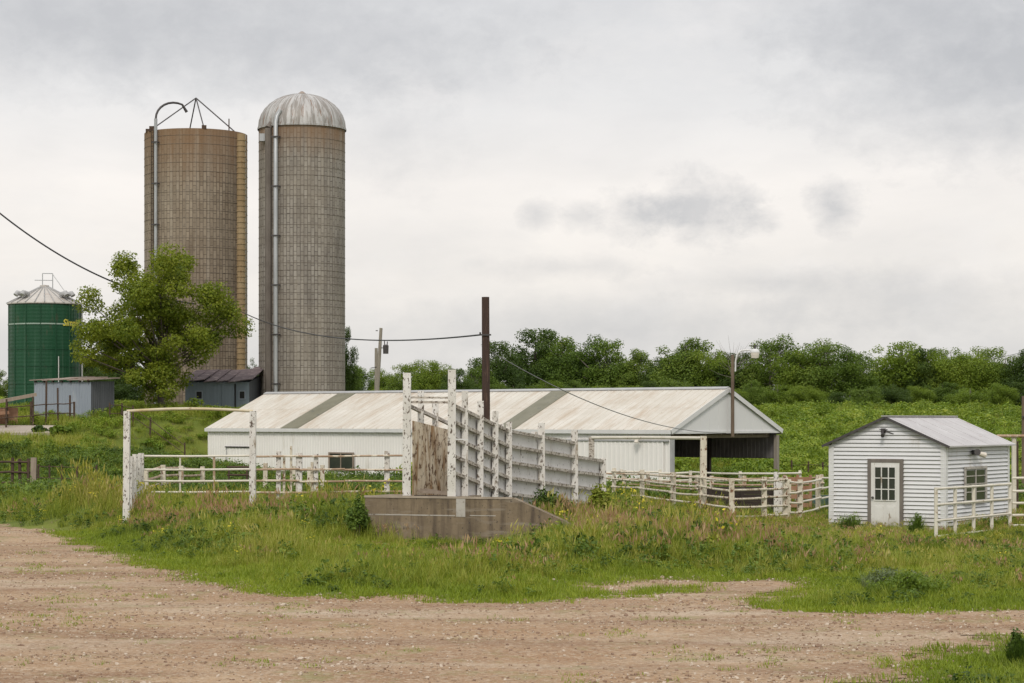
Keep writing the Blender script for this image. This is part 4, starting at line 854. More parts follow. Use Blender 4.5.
# pipe gate and rail fence
Yf = 71.0; zf = [Z(q, Yf) for q in (456, 469.5, 481, 492)]
t = Thing('pipe_gate', 'cream pipe gate hung between the tall gate posts and the barn', 'gate', (X(141, Yf), Yf, 0), world=True)
for z in zf:
    w = MB(); w.tube([(X(141, Yf), Yf, z), (X(190, Yf), Yf, z - .01), (X(251, Yf), Yf, z + .01)], .036, 7); t.part('rail', w, M['pipecream'])
for px in (141, 180, 214, 251): w = MB(); w.tube([(X(px, Yf), Yf + .03, zf[3] - (.3 if px in (141, 251) else 0)), (X(px, Yf), Yf + .03, zf[0] + .02)], .03 if px != 214 else .042, 7); t.part('stile', w, M['pipecream'] if px != 214 else M['piperust'])
t = Thing('corral_fence', 'four-rail rusty pipe fence with white posts before the barn window', 'fence', (X(258, Yf), Yf, 0), world=True)
for z in zf:
    for a_, b_ in ((256, 300), (300, 345), (345, 406)):
        w = MB(); w.tube([(X(a_, Yf), Yf - .1, z + rj.uniform(-.02, .02)), (X(b_, Yf), Yf - .1, z + rj.uniform(-.02, .02))], .034, 7); t.part('rail', w, M['piperust'])
for px, wd, tp in ((278.5, .15, 451), (284, .08, 455), (291, .07, 446), (299, .2, 453), (312, .09, 462), (316, .14, 454), (387, .17, 451)):
    w = MB(); w.beam((X(px, Yf) - .01, Yf + .05, -.3), (X(px, Yf), Yf + .05, Z(tp, Yf)), wd, wd); t.part('post', w, M['peel'] if wd > .1 else M['railcream'])
w = MB(); Yk = 84
tq = Thing('corral_fence', 'low leaning cream fence behind the rail fence near the barn door', 'fence', (X(265, Yk), Yk, -.1), world=True)
for px in (265, 293, 309, 322): w = MB(); w.beam((X(px, Yk), Yk, -.4), (X(px, Yk) + .02, Yk, Z(463 + (px % 5), Yk)), .16, .16); tq.part('post', w, M['railcream'])
for z in (1.35, .9): w = MB(); w.tube([(X(262, Yk), Yk, z), (X(325, Yk), Yk, z - .03)], .03, 6); tq.part('rail', w, M['piperust'])
# alley towards the barn
pts = [(X(146, 75), 75), (X(163, 83), 83), (X(181, 91), 91), (X(203, 100), 100)]
fence('corral_fence', 'rusty pipe alley fence running back towards the left end of the barn', 'fence', pts, 1.5, (1.4, 1.1, .8, .5), (M['railcream'], M['piperust']), .2, .05)
Yk = 101; t = Thing('feed_rack', 'small dark pipe rack against the barn door at the left', 'rack', (X(229, Yk), Yk, tz(X(229, Yk), Yk)), world=True)
for px in (229, 247): w = MB(); w.tube([(X(px, Yk), Yk, -.7), (X(px, Yk), Yk, Z(466, Yk))], .05, 6); t.part('leg', w, M['darkrust'])
for py in (467, 475): w = MB(); w.tube([(X(227, Yk), Yk, Z(py, Yk)), (X(253, Yk), Yk, Z(py, Yk))], .055, 6); t.part('rail', w, M['darkrust'])

# right-hand pens
pts = [(X(px, Y), Y) for px, Y in ((614, 79.5), (642, 77), (673, 73), (700, 70.4), (732, 67), (764, 68), (785, 68.8))]
fence('corral_fence', 'five-rail cream wooden corral fence running from the chute to the corner post', 'fence', pts, 1.45, (1.36, 1.08, .80, .52, .22), (M['railcream'], M['railcream']), .165, .036, sag=.03, zb=G0)
pts = [(X(px, Y), Y) for px, Y in ((788, 69.2), (800, 69.4), (818, 73), (836, 76))]
fence('corral_fence', 'short cream corral fence from the corner post to behind the small shed', 'fence', pts, 1.36, (1.25, .93, .6, .3), (M['railcream'], M['pipecream']), .17, .034, sag=.03, zb=G0)
pts = [(X(px, Y), Y) for px, Y in ((600, 86), (624, 85), (648, 84), (672, 81.5), (697, 79), (712, 77.5), (744, 77.2), (776, 77), (822, 79))]
fence('corral_fence', 'second cream corral fence behind the front one, with rusty lower rails', 'fence', pts, 1.22, (1.15, .92, .7, .46, .22), (M['railcream'], M['piperust']), .15, .034, sag=.03, zb=G0)
pts = [(X(px, Y), Y) for px, Y in ((592, 93), (622, 93), (660, 92), (690, 91), (740, 96), (800, 98))]
fence('corral_fence', 'far cream pen fence nearest the barn wall', 'fence', pts, 1.3, (1.2, .85, .5), (M['pipecream'], M['pipecream']), .14, .045, sag=.05)
w = MB()
t = Thing('corner_post', 'thick dark-flecked white post doubled up at the corner of the cream corral', 'post', (X(776, 70.5), 70.5, 0), world=True)
for dx, hh in ((0, 1.55), (.14, 1.2)):
    w = MB(); w.beam((X(776, 70.5) + dx, 70.5 + dx * .3, -.3), (X(776, 70.5) + dx, 70.5 + dx * .3, hh), .14, .14); t.part('post', w, M['peel'])
# right gate frame
xa, xb = X(591.5, 76), X(703.5, 70); za, zb2 = Z(437, 76), Z(436, 70); t = Thing('gate_frame', 'pipe gate frame standing in front of the barn\'s right wall', 'gate frame', (xb, 70, 0), world=True)
w = MB(); w.beam((xb - .02, 70, -.3), (xb, 70, zb2), .23, .22, .2, .2); t.part('post', w, M['railcream'])
w = MB(); w.beam((xa, 76, -.3), (xa, 76, za), .20, .20); t.part('post', w, M['railw'], label='brown weathered post with little paint left')
w = MB(); w.tube([(xa, 76, za - .03), ((xa + xb) / 2, 73, (za + zb2) / 2 - .04), (xb - .05, 70, zb2 - .07)], .055, 8); t.part('crossbar', w, M['pipecream'])
# feed bunk behind the rails
xa, xb, Yk = X(708, 73.5), X(778, 73.5), 73.8; t = Thing('feed_bunk', 'dark weathered plank feed bunk behind the cream corral rails', 'feed bunk', (xa, Yk, 0), world=True)
for yy in (Yk, Yk + .95):
    for i in range(3): w = MB(); w.beam((xa, yy, .30 + i * .26), (xb, yy, .28 + i * .26), .06, .22); t.part('side_board', w, M['darkwood'])
w = MB(); w.box(xa, xb, Yk + .04, Yk + .91, .22, .27); t.part('trough_floor', w, M['darkwood'])
for xx in (xa + .1, (xa + xb) / 2, xb - .1):
    for yy in (Yk - .08, Yk + 1.03): w = MB(); w.box(xx - .06, xx + .06, yy - .045, yy + .045, -.3, .92); t.part('leg', w, M['darkwood'])
# reddish gate behind
xa, xb, Yk = X(786, 74), X(812, 74), 74.3; t = Thing('plank_gate', 'narrow red-brown plank gate behind the short corral fence', 'gate', (xa, Yk, 0), world=True)
for z in (1.2, .9, .6, .3): w = MB(); w.beam((xa, Yk, z), (xb, Yk, z), .05, .15); t.part('plank', w, M['redwood'])
for xx in (xa, (xa + xb) / 2, xb): w = MB(); w.beam((xx, Yk + .07, -.2), (xx, Yk + .07, 1.35), .09, .08); t.part('stile', w, M['redwood'])
t = Thing('water_trough', 'small blue-green water tank behind the short corral fence', 'trough', (X(812, 77), 76, 0)); w = MB(); w.lathe([(.5, 0), (.52, .55), (.56, .58), (.5, .58), (.48, .3), (0.01, .3)], 20); t.part('tank', w, pmat('blue_green_tank', (.10, .17, .18), (.07, .12, .13), 2, rough=.5))
w = MB(); w.box(-.75, -.55, -.06, .06, .3, .62); w.beam((-.6, 0, .55), (-.3, 0, .6), .05, .05); t.part('float_valve', w, M['trim'])
# pipe railing by the shed
A_, B2 = Vector((X(936, 57.7), 57.7, 0)), Vector((X(1010, 62.1), 62.1, 0)); t = Thing('pipe_railing', 'cream pipe railing in front of the small shed\'s side window', 'railing', A_, world=True)
for f in (0, .245, .49, .74, 1): q = A_.lerp(B2, f); w = MB(); w.tube([(q.x, q.y, -.3), (q.x, q.y, 1.45)], .052, 8); t.part('post', w, M['pipecream'])
for z in (1.41, .98, .55, .12): w = MB(); w.tube([(A_.x, A_.y - .05, z), (B2.x, B2.y - .05, z)], .034, 8); t.part('rail', w, M['pipecream'])
t = Thing('pipe_railing', 'cream pipe railing carrying on past the small shed at the right edge', 'railing', B2, world=True); C3 = Vector((19.5, 63.6, 0))
for f in (.3, .65, 1): q = B2.lerp(C3, f); w = MB(); w.tube([(q.x, q.y, -.3), (q.x, q.y, 1.62)], .05, 8); t.part('post', w, M['pipecream'])
for z in (1.58, 1.2, .85, .5, .2): w = MB(); w.tube([(B2.x + .06, B2.y, z), (C3.x, C3.y, z)], .036, 8); t.part('rail', w, M['pipecream'])
Yk = 71; t = Thing('gate_frame', 'rust-topped white pipe frame behind the right corner of the small shed', 'gate frame', (X(1014, Yk), Yk, 0), world=True)
w = MB(); w.tube([(X(1014, Yk), Yk, -.3), (X(1014, Yk), Yk, Z(436, Yk))], .08, 8); t.part('post', w, M['pipecream'])
w = MB(); w.tube([(X(1150, Yk), Yk, -.3), (X(1150, Yk), Yk, Z(436, Yk))], .08, 8); t.part('post', w, M['pipecream'])
w = MB(); w.tube([(X(996, Yk), Yk - .1, Z(436, Yk)), (X(1152, Yk), Yk - .1, Z(436, Yk))], .05, 8); t.part('crossbar', w, M['piperust'])
t = Thing('steel_post', 'dark rusted steel post just behind the white pipe frame by the small shed', 'post', (X(1016, 74), 74, 0)); w = MB(); w.tube([(0, 0, -.3), (0, 0, 2.5)], .09, 8); t.part('shaft', w, M['darkrust']); w = MB(); w.tube([(0, 0, 2.5), (0, 0, 2.53)], .1, 8); t.part('cap', w, M['darkrust'])
w = MB(); w.hexa([(13.6, 60.9, -.2), (19, 62.4, -.2), (20, 66, -.2), (15.3, 64.4, -.2), (13.6, 60.9, .1), (19, 62.4, .1), (20, 66, .1), (15.3, 64.4, .1)]); tag(link('concrete_walkway', w.mesh('concrete_walkway', M['pad'])), kind='structure')

# rusty fences at far left
Yk = 100
pts = [(X(px, Yk), Yk) for px in (-40, -14, 12, 20, 28, 36)]
fence('pipe_fence', 'dark rusty rail fence at the far left edge of the pasture', 'fence', pts, 1.95, (1.8, 1.3, .8), (M['darkrust'], M['darkrust']), .15, .05, square=False)
w = MB(); t = Thing('plank_post', 'bare split wooden board standing at the end of the dark rusty fence', 'post', (X(33, 99.6), 99.6, 0)); w = MB(); w.beam((0, 0, -.8), (.03, 0, 1.5), .26, .06); t.part('board', w, M['wood']); w = MB(); w.beam((-.25, .1, -.8), (-.22, .1, 1.35), .1, .1); t.part('post', w, M['darkrust'])
pts = [(X(px, 104), 104) for px in (38, 50, 62, 77, 96)]
fence('wire_fence', 'overgrown rusty post fence between the far left fence and the gate post', 'fence', pts, 1.6, (1.5, .95), (M['darkrust'], M['darkrust']), .10, .02, square=False)
pts = [(X(px, Y), Y) for px, Y in ((-24, 136.5), (6, 137.5), (33, 138.5), (46, 139.5), (58, 140), (70, 140), (74, 140))]
fence('pipe_fence', 'thin rusty fence of uneven posts on the rise before the grey shed', 'fence', pts, 1.6, (1.35, .7), (M['darkrust'], M['darkrust']), .13, .035, ph=[1.5, 1.9, 1.9, 2.9, 2.4, 1.9, 1.4], square=False)
pts = [(X(px, Y), Y) for px, Y in ((110, 141), (122, 141), (133, 140), (150, 139), (185, 138))]
fence('wire_fence', 'rusty wire fence crossing the rise below the spreading tree', 'fence', pts, 1.3, (1.15, .6), (M['darkrust'], M['darkrust']), .11, .025, square=False)
t = Thing('feed_bunk', 'long weathered plank feed bunk on legs at the left edge below the green bin', 'feed bunk', (X(2, 139), 139, tz(X(2, 139), 139)), world=True)
zq = Z(403, 139); w = MB(); w.beam((X(-45, 137), 137, zq - .45), (X(36, 139), 139, zq + .55), .5, .22); t.part('trough', w, M['wood'])
w = MB(); w.beam((X(-45, 137), 136.6, zq - .95), (X(8, 138.5), 138.5, zq - .62), .4, .2); t.part('side_board', w, M['redwood'])
for px in (-30, -6, 7, 31): w = MB(); w.beam((X(px, 138.8), 138.8, tz(X(px, 138.8), 138.8) - .3), (X(px, 138.8), 138.8, zq + .1), .12, .12); t.part('leg', w, M['darkrust'])
for i in range(4): a = -30 + i * 12; w = MB(); w.box(X(a, 139), X(a + 11.5, 139), 139.1, 139.14, tz(X(a, 139), 139) + .1, zq - .3); t.part('panel', w, M['redwood'])
# pasture fence posts in the field behind
pts = [(X(px, Y), Y) for px, Y in ((792, 118), (808, 117), (823, 116), (842, 115))]
fence('wire_fence', 'thin dark wire fence in the field behind the small shed', 'fence', pts, 1.5, (1.3, .8), (M['darkrust'], M['darkrust']), .10, .014, square=False)

# ------------------------------------------------------------------ loading dock and chute
d_ = Vector((.432, .902, 0)); d_.normalize(); A0, B0 = Vector((-2.73, 55.5, 0)), Vector((-1.547, 55.0, 0))
def at(o, tt, z): q = o + d_ * tt; return (q.x, q.y, z)
fz = 1.29; P0, P1, P2 = Vector((-3.83, 55.6, 0)), Vector((.03, 54.3, 0)), Vector((1.7, 53.74, 0)); PW = P0.lerp(P1, .65); nb = Vector((.32, .947, 0))
t = Thing('loading_dock', 'stained brown concrete loading dock with a sloping right end under the chute', 'loading dock', P0, world=True)
q = [P0, PW, PW + nb * 1.6, P0 + nb * 1.6]; w = MB(); w.hexa([(p.x, p.y, -.4) for p in q] + [(p.x, p.y, fz) for p in q]); t.part('platform', w, M['concrete'])
th = nb * .26; PW2 = PW + (P1 - P0).normalized() * .003; w = MB()
front = [(PW2, -.4), (P2, -.4), (P2, .55), (P1, fz - .003), (PW2, fz - .003)]
w.face([(p.x, p.y, z) for p, z in front]); w.face([(p.x + th.x, p.y + th.y, z) for p, z in reversed(front)])
for (pa, za), (pb, zb_) in zip(front, front[1:] + front[:1]): w.face([(pb.x, pb.y, zb_), (pa.x, pa.y, za), (pa.x + th.x, pa.y + th.y, za), (pb.x + th.x, pb.y + th.y, zb_)])
t.part('wing_wall', w, M['concrete'])
fn = Vector((-.947 * 0, 0, 0)); fd = (P1 - P0).normalized(); fo_ = Vector((fd.y, -fd.x, 0))            # outward from the face
def slab(a, b, z0, z1, o0, o1): pa, pb = P0 + fd * a, P0 + fd * b; return [(pa + fo_ * o1).to_tuple()[:2] + (z0,), (pb + fo_ * o1).to_tuple()[:2] + (z0,), (pb + fo_ * o0).to_tuple()[:2] + (z0,), (pa + fo_ * o0).to_tuple()[:2] + (z0,), (pa + fo_ * o1).to_tuple()[:2] + (z1,), (pb + fo_ * o1).to_tuple()[:2] + (z1,), (pb + fo_ * o0).to_tuple()[:2] + (z1,), (pa + fo_ * o0).to_tuple()[:2] + (z1,)]
w = MB(); w.hexa(slab(-.02, 4.05, fz - .035, fz + .02, -.05, .018)); t.part('edge_strip', w, M['cap'])
w = MB(); w.hexa(slab(.05, 2.5, fz - .485, fz - .46, -.02, .006)); w.hexa(slab(2.9, 3.6, fz - .47, fz - .452, -.02, .005)); t.part('pour_joint', w, M['mortar'])
w = MB(); w.hexa(slab(2.53, 2.78, fz - .50, fz - .036, -.02, .010)); t.part('mortar_patch', w, M['mortar'])
t = Thing('loading_chute', 'peeling white livestock loading chute climbing to two tall posts on the dock', 'loading chute', (A0.x, A0.y, fz), world=True)
for o, tp in ((A0, 4.50), (B0, 4.57)):
    w = MB(); w.beam((o.x - .01, o.y, fz + .021), (o.x, o.y, tp), .215, .2, .20, .19); t.part('tall_post', w, M['peel'])
PT = [(.742, 4.03), (1.62, 3.78), (2.525, 3.51), (3.39, 3.22), (5.53, 3.19), (7.82, 2.98), (9.9, 2.13)]
def rail_z(k, tt):
    tab = [((0, 3.66), (3.39, 2.97), (7.82, 2.60)), ((0, 3.24), (3.39, 2.56), (7.82, 2.20), (9.9, 2.04)), ((0, 2.82), (3.39, 2.12), (7.82, 1.76), (9.9, 1.62)), ((0, 2.35), (3.39, 1.70), (7.82, 1.33), (9.9, 1.15)), ((0, 1.93), (3.39, 1.26), (7.82, .90), (9.9, .72))][k]
    for (a, za), (b, zb_) in zip(tab, tab[1:]):
        if a <= tt <= b: return za + (zb_ - za) * (tt - a) / (b - a)
    return tab[-1][1]
nrm = Vector((d_.y, -d_.x, 0))
for side, o, sg in ((0, B0, 1), (1, A0, -1)):
    for i, (tt, tp) in enumerate(PT):
        q = o + d_ * tt; w = MB(); wd = .17 if i < 4 else .2; w.beam((q.x, q.y, -.3), (q.x + rj.uniform(-.02, .02), q.y, tp + (rj.uniform(-.06, .02) if side else 0)), wd, .14, wd * .95, .13); t.part('post', w, M['peel'])
    for k in range(5):
        stops = [0.0] + [a for a, _ in PT[:6 if k == 0 else 7]]
        for ta, tb_ in zip(stops, stops[1:]):
            if side == 1 and k > 0: continue
            qa, qb = o + d_ * (ta + .03) - nrm * sg * .005, o + d_ * (tb_ - .03) - nrm * sg * .005; w = MB(); w.beam((qa.x, qa.y, rail_z(k, ta + 1e-6)), (qb.x, qb.y, rail_z(k, tb_ - 1e-6)), .09, .085); t.part('rail', w, M['railw'])
    off = nrm * (-sg) * .09; q0 = nrm * (-sg) * .115
    segs = ((.12, 3.39), (3.41, 5.53), (5.55, 7.82), (7.84, 9.9))
    for a, b in segs:
        w = MB(); ztop = (lambda s_: 3.27 - .12 * s_) if side else (lambda s_: rail_z(0 if s_ < 7.83 else 1, s_) + .03)
        zl = lambda s_: max(.0, fz + .03 - .3 * s_)
        pa, pb = o + d_ * a, o + d_ * b; za_, zb_ = ztop(a), ztop(b)
        if side == 1:
            za_ = min(za_, rail_z(0, a) - .1)
        def e(p, of, z): return (p.x + of.x, p.y + of.y, z)
        w.hexa([e(pa, off, zl(a)), e(pb, off, zl(b)), e(pb, q0, zl(b)), e(pa, q0, zl(a)), e(pa, off, za_), e(pb, off, zb_), e(pb, q0, zb_), e(pa, q0, za_)])
        t.part('side_panel', w, M['board'] if side else M['peelp'])
for z, wd in ((3.86, .05), (3.74, .06)): w = MB(); w.beam((A0.x + .1, A0.y + .13 - .04, z), (B0.x - .1, B0.y + .13 + .04, z - .01), .06, wd); t.part('crossbar', w, M['railw'])
w = MB(); w.hexa([at(A0 + nrm * .13, .15, fz - .1), at(B0 - nrm * .13, .15, fz - .1), at(B0 - nrm * .13, 5.5, -.1), at(A0 + nrm * .13, 5.5, -.1), at(A0 + nrm * .13, .15, fz + .03), at(B0 - nrm * .13, .15, fz + .03), at(B0 - nrm * .13, 5.5, .05), at(A0 + nrm * .13, 5.5, .05)]); t.part('ramp_floor', w, M['darkwood'])
for i in range(4):
    w = MB(); a_ = A0 + d_ * (.25 + .12 * i) + nrm * .2; b_ = B0 + d_ * (.2 + .15 * i) - nrm * (.2 + .1 * i); w.beam((a_.x, a_.y, fz + .12 + .05 * (i % 2)), (b_.x, b_.y, fz + .07), .05, .06); t.part('loose_board', w, M['wood'])
w = MB(); w.beam((B0.x + .1, B0.y - .12, 2.78), (B0.x + .42, B0.y - .05, 2.77), .03, .035); t.part('latch_bar', w, M['trim'])

# ------------------------------------------------------------------ small white shed
t = Thing('shed', 'small white lap-sided shed with a grey metal gable roof', 'shed', (SHED_O[0], SHED_O[1], 0), SHED_A)
SW, SL_, SE, SR = 3.67, 5.3, 2.53, 3.32
def siding(mb, y_out, x0, x1, z0, z1, gable=None, axis='x', sgn=-1, fixed=0, p=.122, amp=.042):
    z = z0
    while z < z1 - 1e-4:
        zt_ = min(z + p, z1)
        def lim(zz):
            if gable is None or zz <= gable[0]: return x0, x1
            f = (zz - gable[0]) / (gable[1] - gable[0]); m_ = (x0 + x1) / 2; return x0 + (m_ - x0) * f, x1 + (m_ - x1) * f
        (a0, a1), (b0, b1) = lim(z), lim(zt_)
        def P(u, o, zz): return (u, fixed + sgn * o, zz) if axis == 'x' else (fixed + sgn * o, u, zz)
        zl = min(z + .03, zt_ - .001)
        f1 = [P(a0, amp, zl), P(a1, amp, zl), P(b1, .004, zt_), P(b0, .004, zt_)]; f2 = [P(a0, -.02, z), P(a1, -.02, z), P(a1, amp, zl), P(a0, amp, zl)]; f3 = [P(b0, .004, zt_), P(b1, .004, zt_), P(b1, -.02, zt_), P(b0, -.02, zt_)]
        if (axis == 'x') != (sgn < 0): f1.reverse(); f2.reverse(); f3.reverse()
        mb.face(f1); mb.face(f2); mb.face(f3); z = zt_
w = MB(); siding(w, 0, -SW + .002, -.002, -.25, SR - .03, (SE, SR), 'x', -1, 0); t.part('front_wall', w, M['siding'])
w = MB(); siding(w, 0, .002, SL_ - .002, -.25, SE, None, 'y', 1, 0); t.part('side_wall', w, M['siding'])
w = MB(); siding(w, 0, .002, SL_ - .002, -.25, SE, None, 'y', -1, -SW); t.part('side_wall', w, M['siding'])
w = MB(); siding(w, 0, -SW + .002, -.002, -.25, SR - .03, (SE, SR), 'x', 1, SL_); t.part('back_wall', w, M['siding'])
for cx_, cy_ in ((-SW, 0), (0, 0), (0, SL_), (-SW, SL_)):
    w = MB(); sx, sy = (1 if cx_ == 0 else -1), (-1 if cy_ == 0 else 1)
    xa, xb = sorted((cx_ - sx * .13, cx_ + sx * .036)); ya, yb = sorted((cy_ + sy * .036, cy_ + sy * .012)); w.box(xa, xb, ya, yb, -.25, SE - .02)
    xa, xb = sorted((cx_ + sx * .036, cx_ + sx * .012)); ya, yb = sorted((cy_ - sy * .13, cy_ + sy * .0119)); w.box(xa, xb, ya, yb, -.25, SE - .021); t.part('corner_trim', w, M['trim'])
ov, og = .20, .16; sl = (SR - SE) / (SW / 2); ze_ = SE - sl * ov + .02
for sg in (0, 1):
    xe = ov if sg == 0 else -SW - ov; xm = -SW / 2; w = MB()
    c_ = [(xm, -og, SR + .02), (xe, -og, ze_), (xe, SL_ + og, ze_), (xm, SL_ + og, SR + .02)]
    if sg: c_ = [c_[1], c_[0], c_[3], c_[2]]
    w.hexa(c_ + [(a, b, z + .045) for a, b, z in c_]); ro = t.part('roof', w, M['shedroof'])
    w = MB()
    for i in range(6):
        yy = -og + .25 + i * (SL_ + 2 * og - .5) / 5; w.beam((xm, yy, SR + .07), (xe, yy, ze_ + .045), .03, .012)
    t.part('roof_rib', w, M['shedroof'], ro)
w = MB(); w.beam((-SW / 2, -og - .01, SR + .07), (-SW / 2, SL_ + og + .01, SR + .07), .22, .03); t.part('ridge_cap', w, M['shedroof'])
for sg in (0, 1): w = MB(); w.beam((ov if sg == 0 else -SW - ov, -og - .008, ze_ + .01), (-SW / 2, -og - .008, SR + .03), .016, .07); t.part('rake_edge', w, M['darksteel'])
dx0, dx1 = -2.31, -1.40
w = MB(); w.box(dx0, dx1, -.075, -.03, -.02, 2.0); dr = t.part('door', w, M['door'])
w = MB(); w.box(dx0 + .14, dx1 - .14, -.083, -.0755, .88, 1.86); t.part('pane', w, M['glass'], dr)
w = MB(); fx0, fx1 = dx0 + .12, dx1 - .12
for i in range(4): xx = fx0 + (fx1 - fx0) * i / 3; w.box(xx - .016, xx + .016, -.10, -.084, .86, 1.88)
for i in range(4): zz = .87 + 1.0 * i / 3; w.box(fx0, fx1, -.099, -.0845, zz - .015, zz + .015)
t.part('muntin', w, M['door'], dr)
for xa, xb in ((dx0 + .13, (dx0 + dx1) / 2 - .05), ((dx0 + dx1) / 2 + .05, dx1 - .13)):
    w = MB(); w.box(xa, xb, -.088, -.0755, .12, .70); w.box(xa + .05, xb - .05, -.094, -.0885, .17, .65); t.part('door_panel', w, M['door'], dr)
w = MB(); w.tube([(dx0 + .07, -.076, .95), (dx0 + .07, -.15, .95)], [.03, .035], 8); t.part('handle', w, M['darksteel'], dr)
for q in ((dx0 - .11, dx0 - .002, -.2, 2.11), (dx1 + .002, dx1 + .11, -.2, 2.11), (dx0, dx1, 2.0, 2.11)):
    w = MB(); w.box(q[0], q[1], -.085, -.0, q[2], q[3]); t.part('door_frame', w, M['greywood'])
w = MB(); w.box(.0, .05, 1.44, 3.2, .78, 1.83); wn = t.part('window', w, M['trimgrey'])
w = MB(); w.box(.052, .058, 1.54, 3.1, .86, 1.75); t.part('pane', w, M['glass'], wn)
w = MB()
for q in ((1.40, 3.24, .74, .82), (1.40, 3.24, 1.79, 1.87), (1.40, 1.5, .82, 1.79), (3.14, 3.24, .82, 1.79)): w.box(.059, .085, q[0], q[1], q[2], q[3])
w.box(.061, .08, 2.29, 2.34, .82, 1.79)
for zz in (1.1, 1.34, 1.58): w.box(.062, .074, 1.5, 3.14, zz - .015, zz + .015)
t.part('frame', w, M['mortar'], wn)
w = MB(); w.box(.03, .10, 2.05, 2.25, 2.22, 2.36); fl = t.part('floodlight', w, M['darksteel'])
w = MB(); w.tube([(.1, 2.1, 2.28), (.28, 1.9, 2.30)], [.06, .10], 10); t.part('lamp', w, M['darksteel'], fl); w = MB(); w.tube([(.1, 2.2, 2.28), (.26, 2.55, 2.2)], [.05, .09], 10); t.part('lamp', w, M['lampwhite'], fl)
w = MB(); w.box(-2.0, -1.86, -.06, -.02, 2.88, 3.02); w.tube([(-1.93, -.06, 2.95), (-1.85, -.28, 2.80)], [.03, .06], 8); w.tube([(-1.93, -.06, 2.95), (-1.72, -.25, 2.98)], [.02, .02], 6); w.tube([(-2.05, -.04, 3.0), (-1.6, -.05, 2.86)], .012, 5); t.part('gable_lamp', w, M['darksteel'])

# ------------------------------------------------------------------ poles, lamp and cables
Yp = 82; xp = X(485.5, Yp); t = Thing('wooden_pole', 'dark creosoted wooden pole rising behind the loading chute', 'pole', (xp, Yp, -.2))
w = MB(); w.tube([(0, 0, -.3), (.02, 0, 4), (0, 0, Z(297, Yp) + .2)], [.165, .155, .145], 12); t.part('shaft', w, M['pole'], smooth=True)
w = MB(); z = Z(335, Yp) + .2; w.beam((-.2, -.16, z), (.22, -.16, z), .05, .06); w.tube([(-.2, -.16, z), (-.2, -.16, z + .1)], .04, 6); t.part('insulator_bracket', w, M['darksteel'])
px1_, Y1 = -60, 150.0; P_end = W(px1_, 160, Y1)
def cable(name, label, a, b, sag, rad, mat, n=40):
    a, b = Vector(a), Vector(b); w = MB(); pts = []
    for i in range(n + 1): s_ = i / n; q = a.lerp(b, s_); q.z -= 4 * sag * s_ * (1 - s_); pts.append(q)
    w.tube(pts, rad, 6); return tag(link(name, w.mesh(name, mat)), label, 'cable')
cable('power_cable', 'dark cable sagging from the dark pole to the roofless silo', (xp - .2, Yp - .16, Z(335, Yp)), W(240, 311, 160.6), .95, .034, M['wire'])
cable('power_cable', 'dark cable coming down from the upper left to the roofless silo behind the tree', P_end, W(196, 304, 157.6), 2.0, .06, M['wire'])
t = Thing('utility_pole', 'tall grey utility pole beyond the left edge carrying the dark cable', 'pole', (P_end.x - .12, P_end.y, 0)); w = MB(); w.tube([(0, 0, 0), (0, 0, P_end.z + .6)], [.22, .15], 10); t.part('shaft', w, M['greypole']); w = MB(); w.beam((-.8, 0, P_end.z - .1), (.8, 0, P_end.z - .1), .1, .12); t.part('crossarm', w, M['greypole'])
gx_, gy_ = 8.33 + .642 * 5.12 + .20, 111 + .766 * 5.12 - .17
cable('power_cable', 'grey cable dropping from the dark pole across the roof to the barn gable', (xp + .1, Yp, Z(350, Yp)), (gx_ - .35, gy_ - .42, 2.55), .80, .02, M['wiregrey'])
# yard lamp
xl, yl = gx_ + .05, gy_; t = Thing('yard_lamp', 'yard lamp on a brown pole bolted to the barn gable', 'lamp', (xl, yl, 2.3)); zt = Z(351, yl) - 2.3
w = MB(); w.tube([(0, 0, .05), (0, 0, zt - .2)], [.10, .085], 10); t.part('pole', w, M['lamppole'], smooth=True)
w = MB(); w.tube([(.14, -.02, zt - 1.1), (.16, -.02, zt - .5), (.26, -.02, zt - .15), (.45, -.02, zt + .02), (.75, -.02, zt + .05), (1.0, -.02, zt + .03)], .045, 8); t.part('arm', w, M['trim'], smooth=True)
w = MB(); w.lathe([(.01, zt + .12), (.15, zt + .1), (.23, zt + .02), (.24, zt - .08)], 20, (1.2, 0)); hd_ = t.part('lamp_head', w, M['trim'], smooth=True)
w = MB(); w.lathe([(.24, zt - .085), (.23, zt - .22), (.20, zt - .38), (.01, zt - .40)], 20, (1.2, 0)); t.part('refractor', w, M['lampwhite'], hd_)
w = MB(); w.tube([(1.2, 0, zt + .12), (1.2, 0, zt + .28)], .06, 8); w.beam((.9, 0, zt + .27), (1.35, 0, zt + .29), .06, .05); t.part('photocell', w, M['darksteel'], hd_)
# far utility poles
Yu = 200
x = X(380.5, Yu); t = Thing('utility_pole', 'taller far grey utility pole with a transformer right of the domed silo', 'pole', (x - .25, Yu, 2)); h = Z(328, Yu) - 2; w = MB(); w.tube([(-.3, 0, -.5), (.3, 0, h)], [.21, .15], 10); t.part('shaft', w, M['greypole'], smooth=True)
w = MB(); zt = Z(349, Yu) - 2; w.lathe([(.01, zt - .45), (.25, zt - .45), (.27, zt + .3), (.2, zt + .4), (.01, zt + .42)], 14, (.75, -.1)); tr_ = t.part('transformer', w, M['darksteel']); w = MB(); w.tube([(.65, -.1, zt + .4), (.62, -.1, zt + .75)], .05, 6); w.tube([(.88, -.1, zt + .4), (.9, -.1, zt + .7)], .05, 6); t.part('bushing', w, M['darksteel'], tr_)
w = MB(); w.beam((.1, 0, zt + .1), (.6, -.1, zt + .1), .06, .08); w.beam((.0, 0, h - .25), (-.2, 0, h - .25), .05, .08); t.part('bracket', w, M['darksteel'])
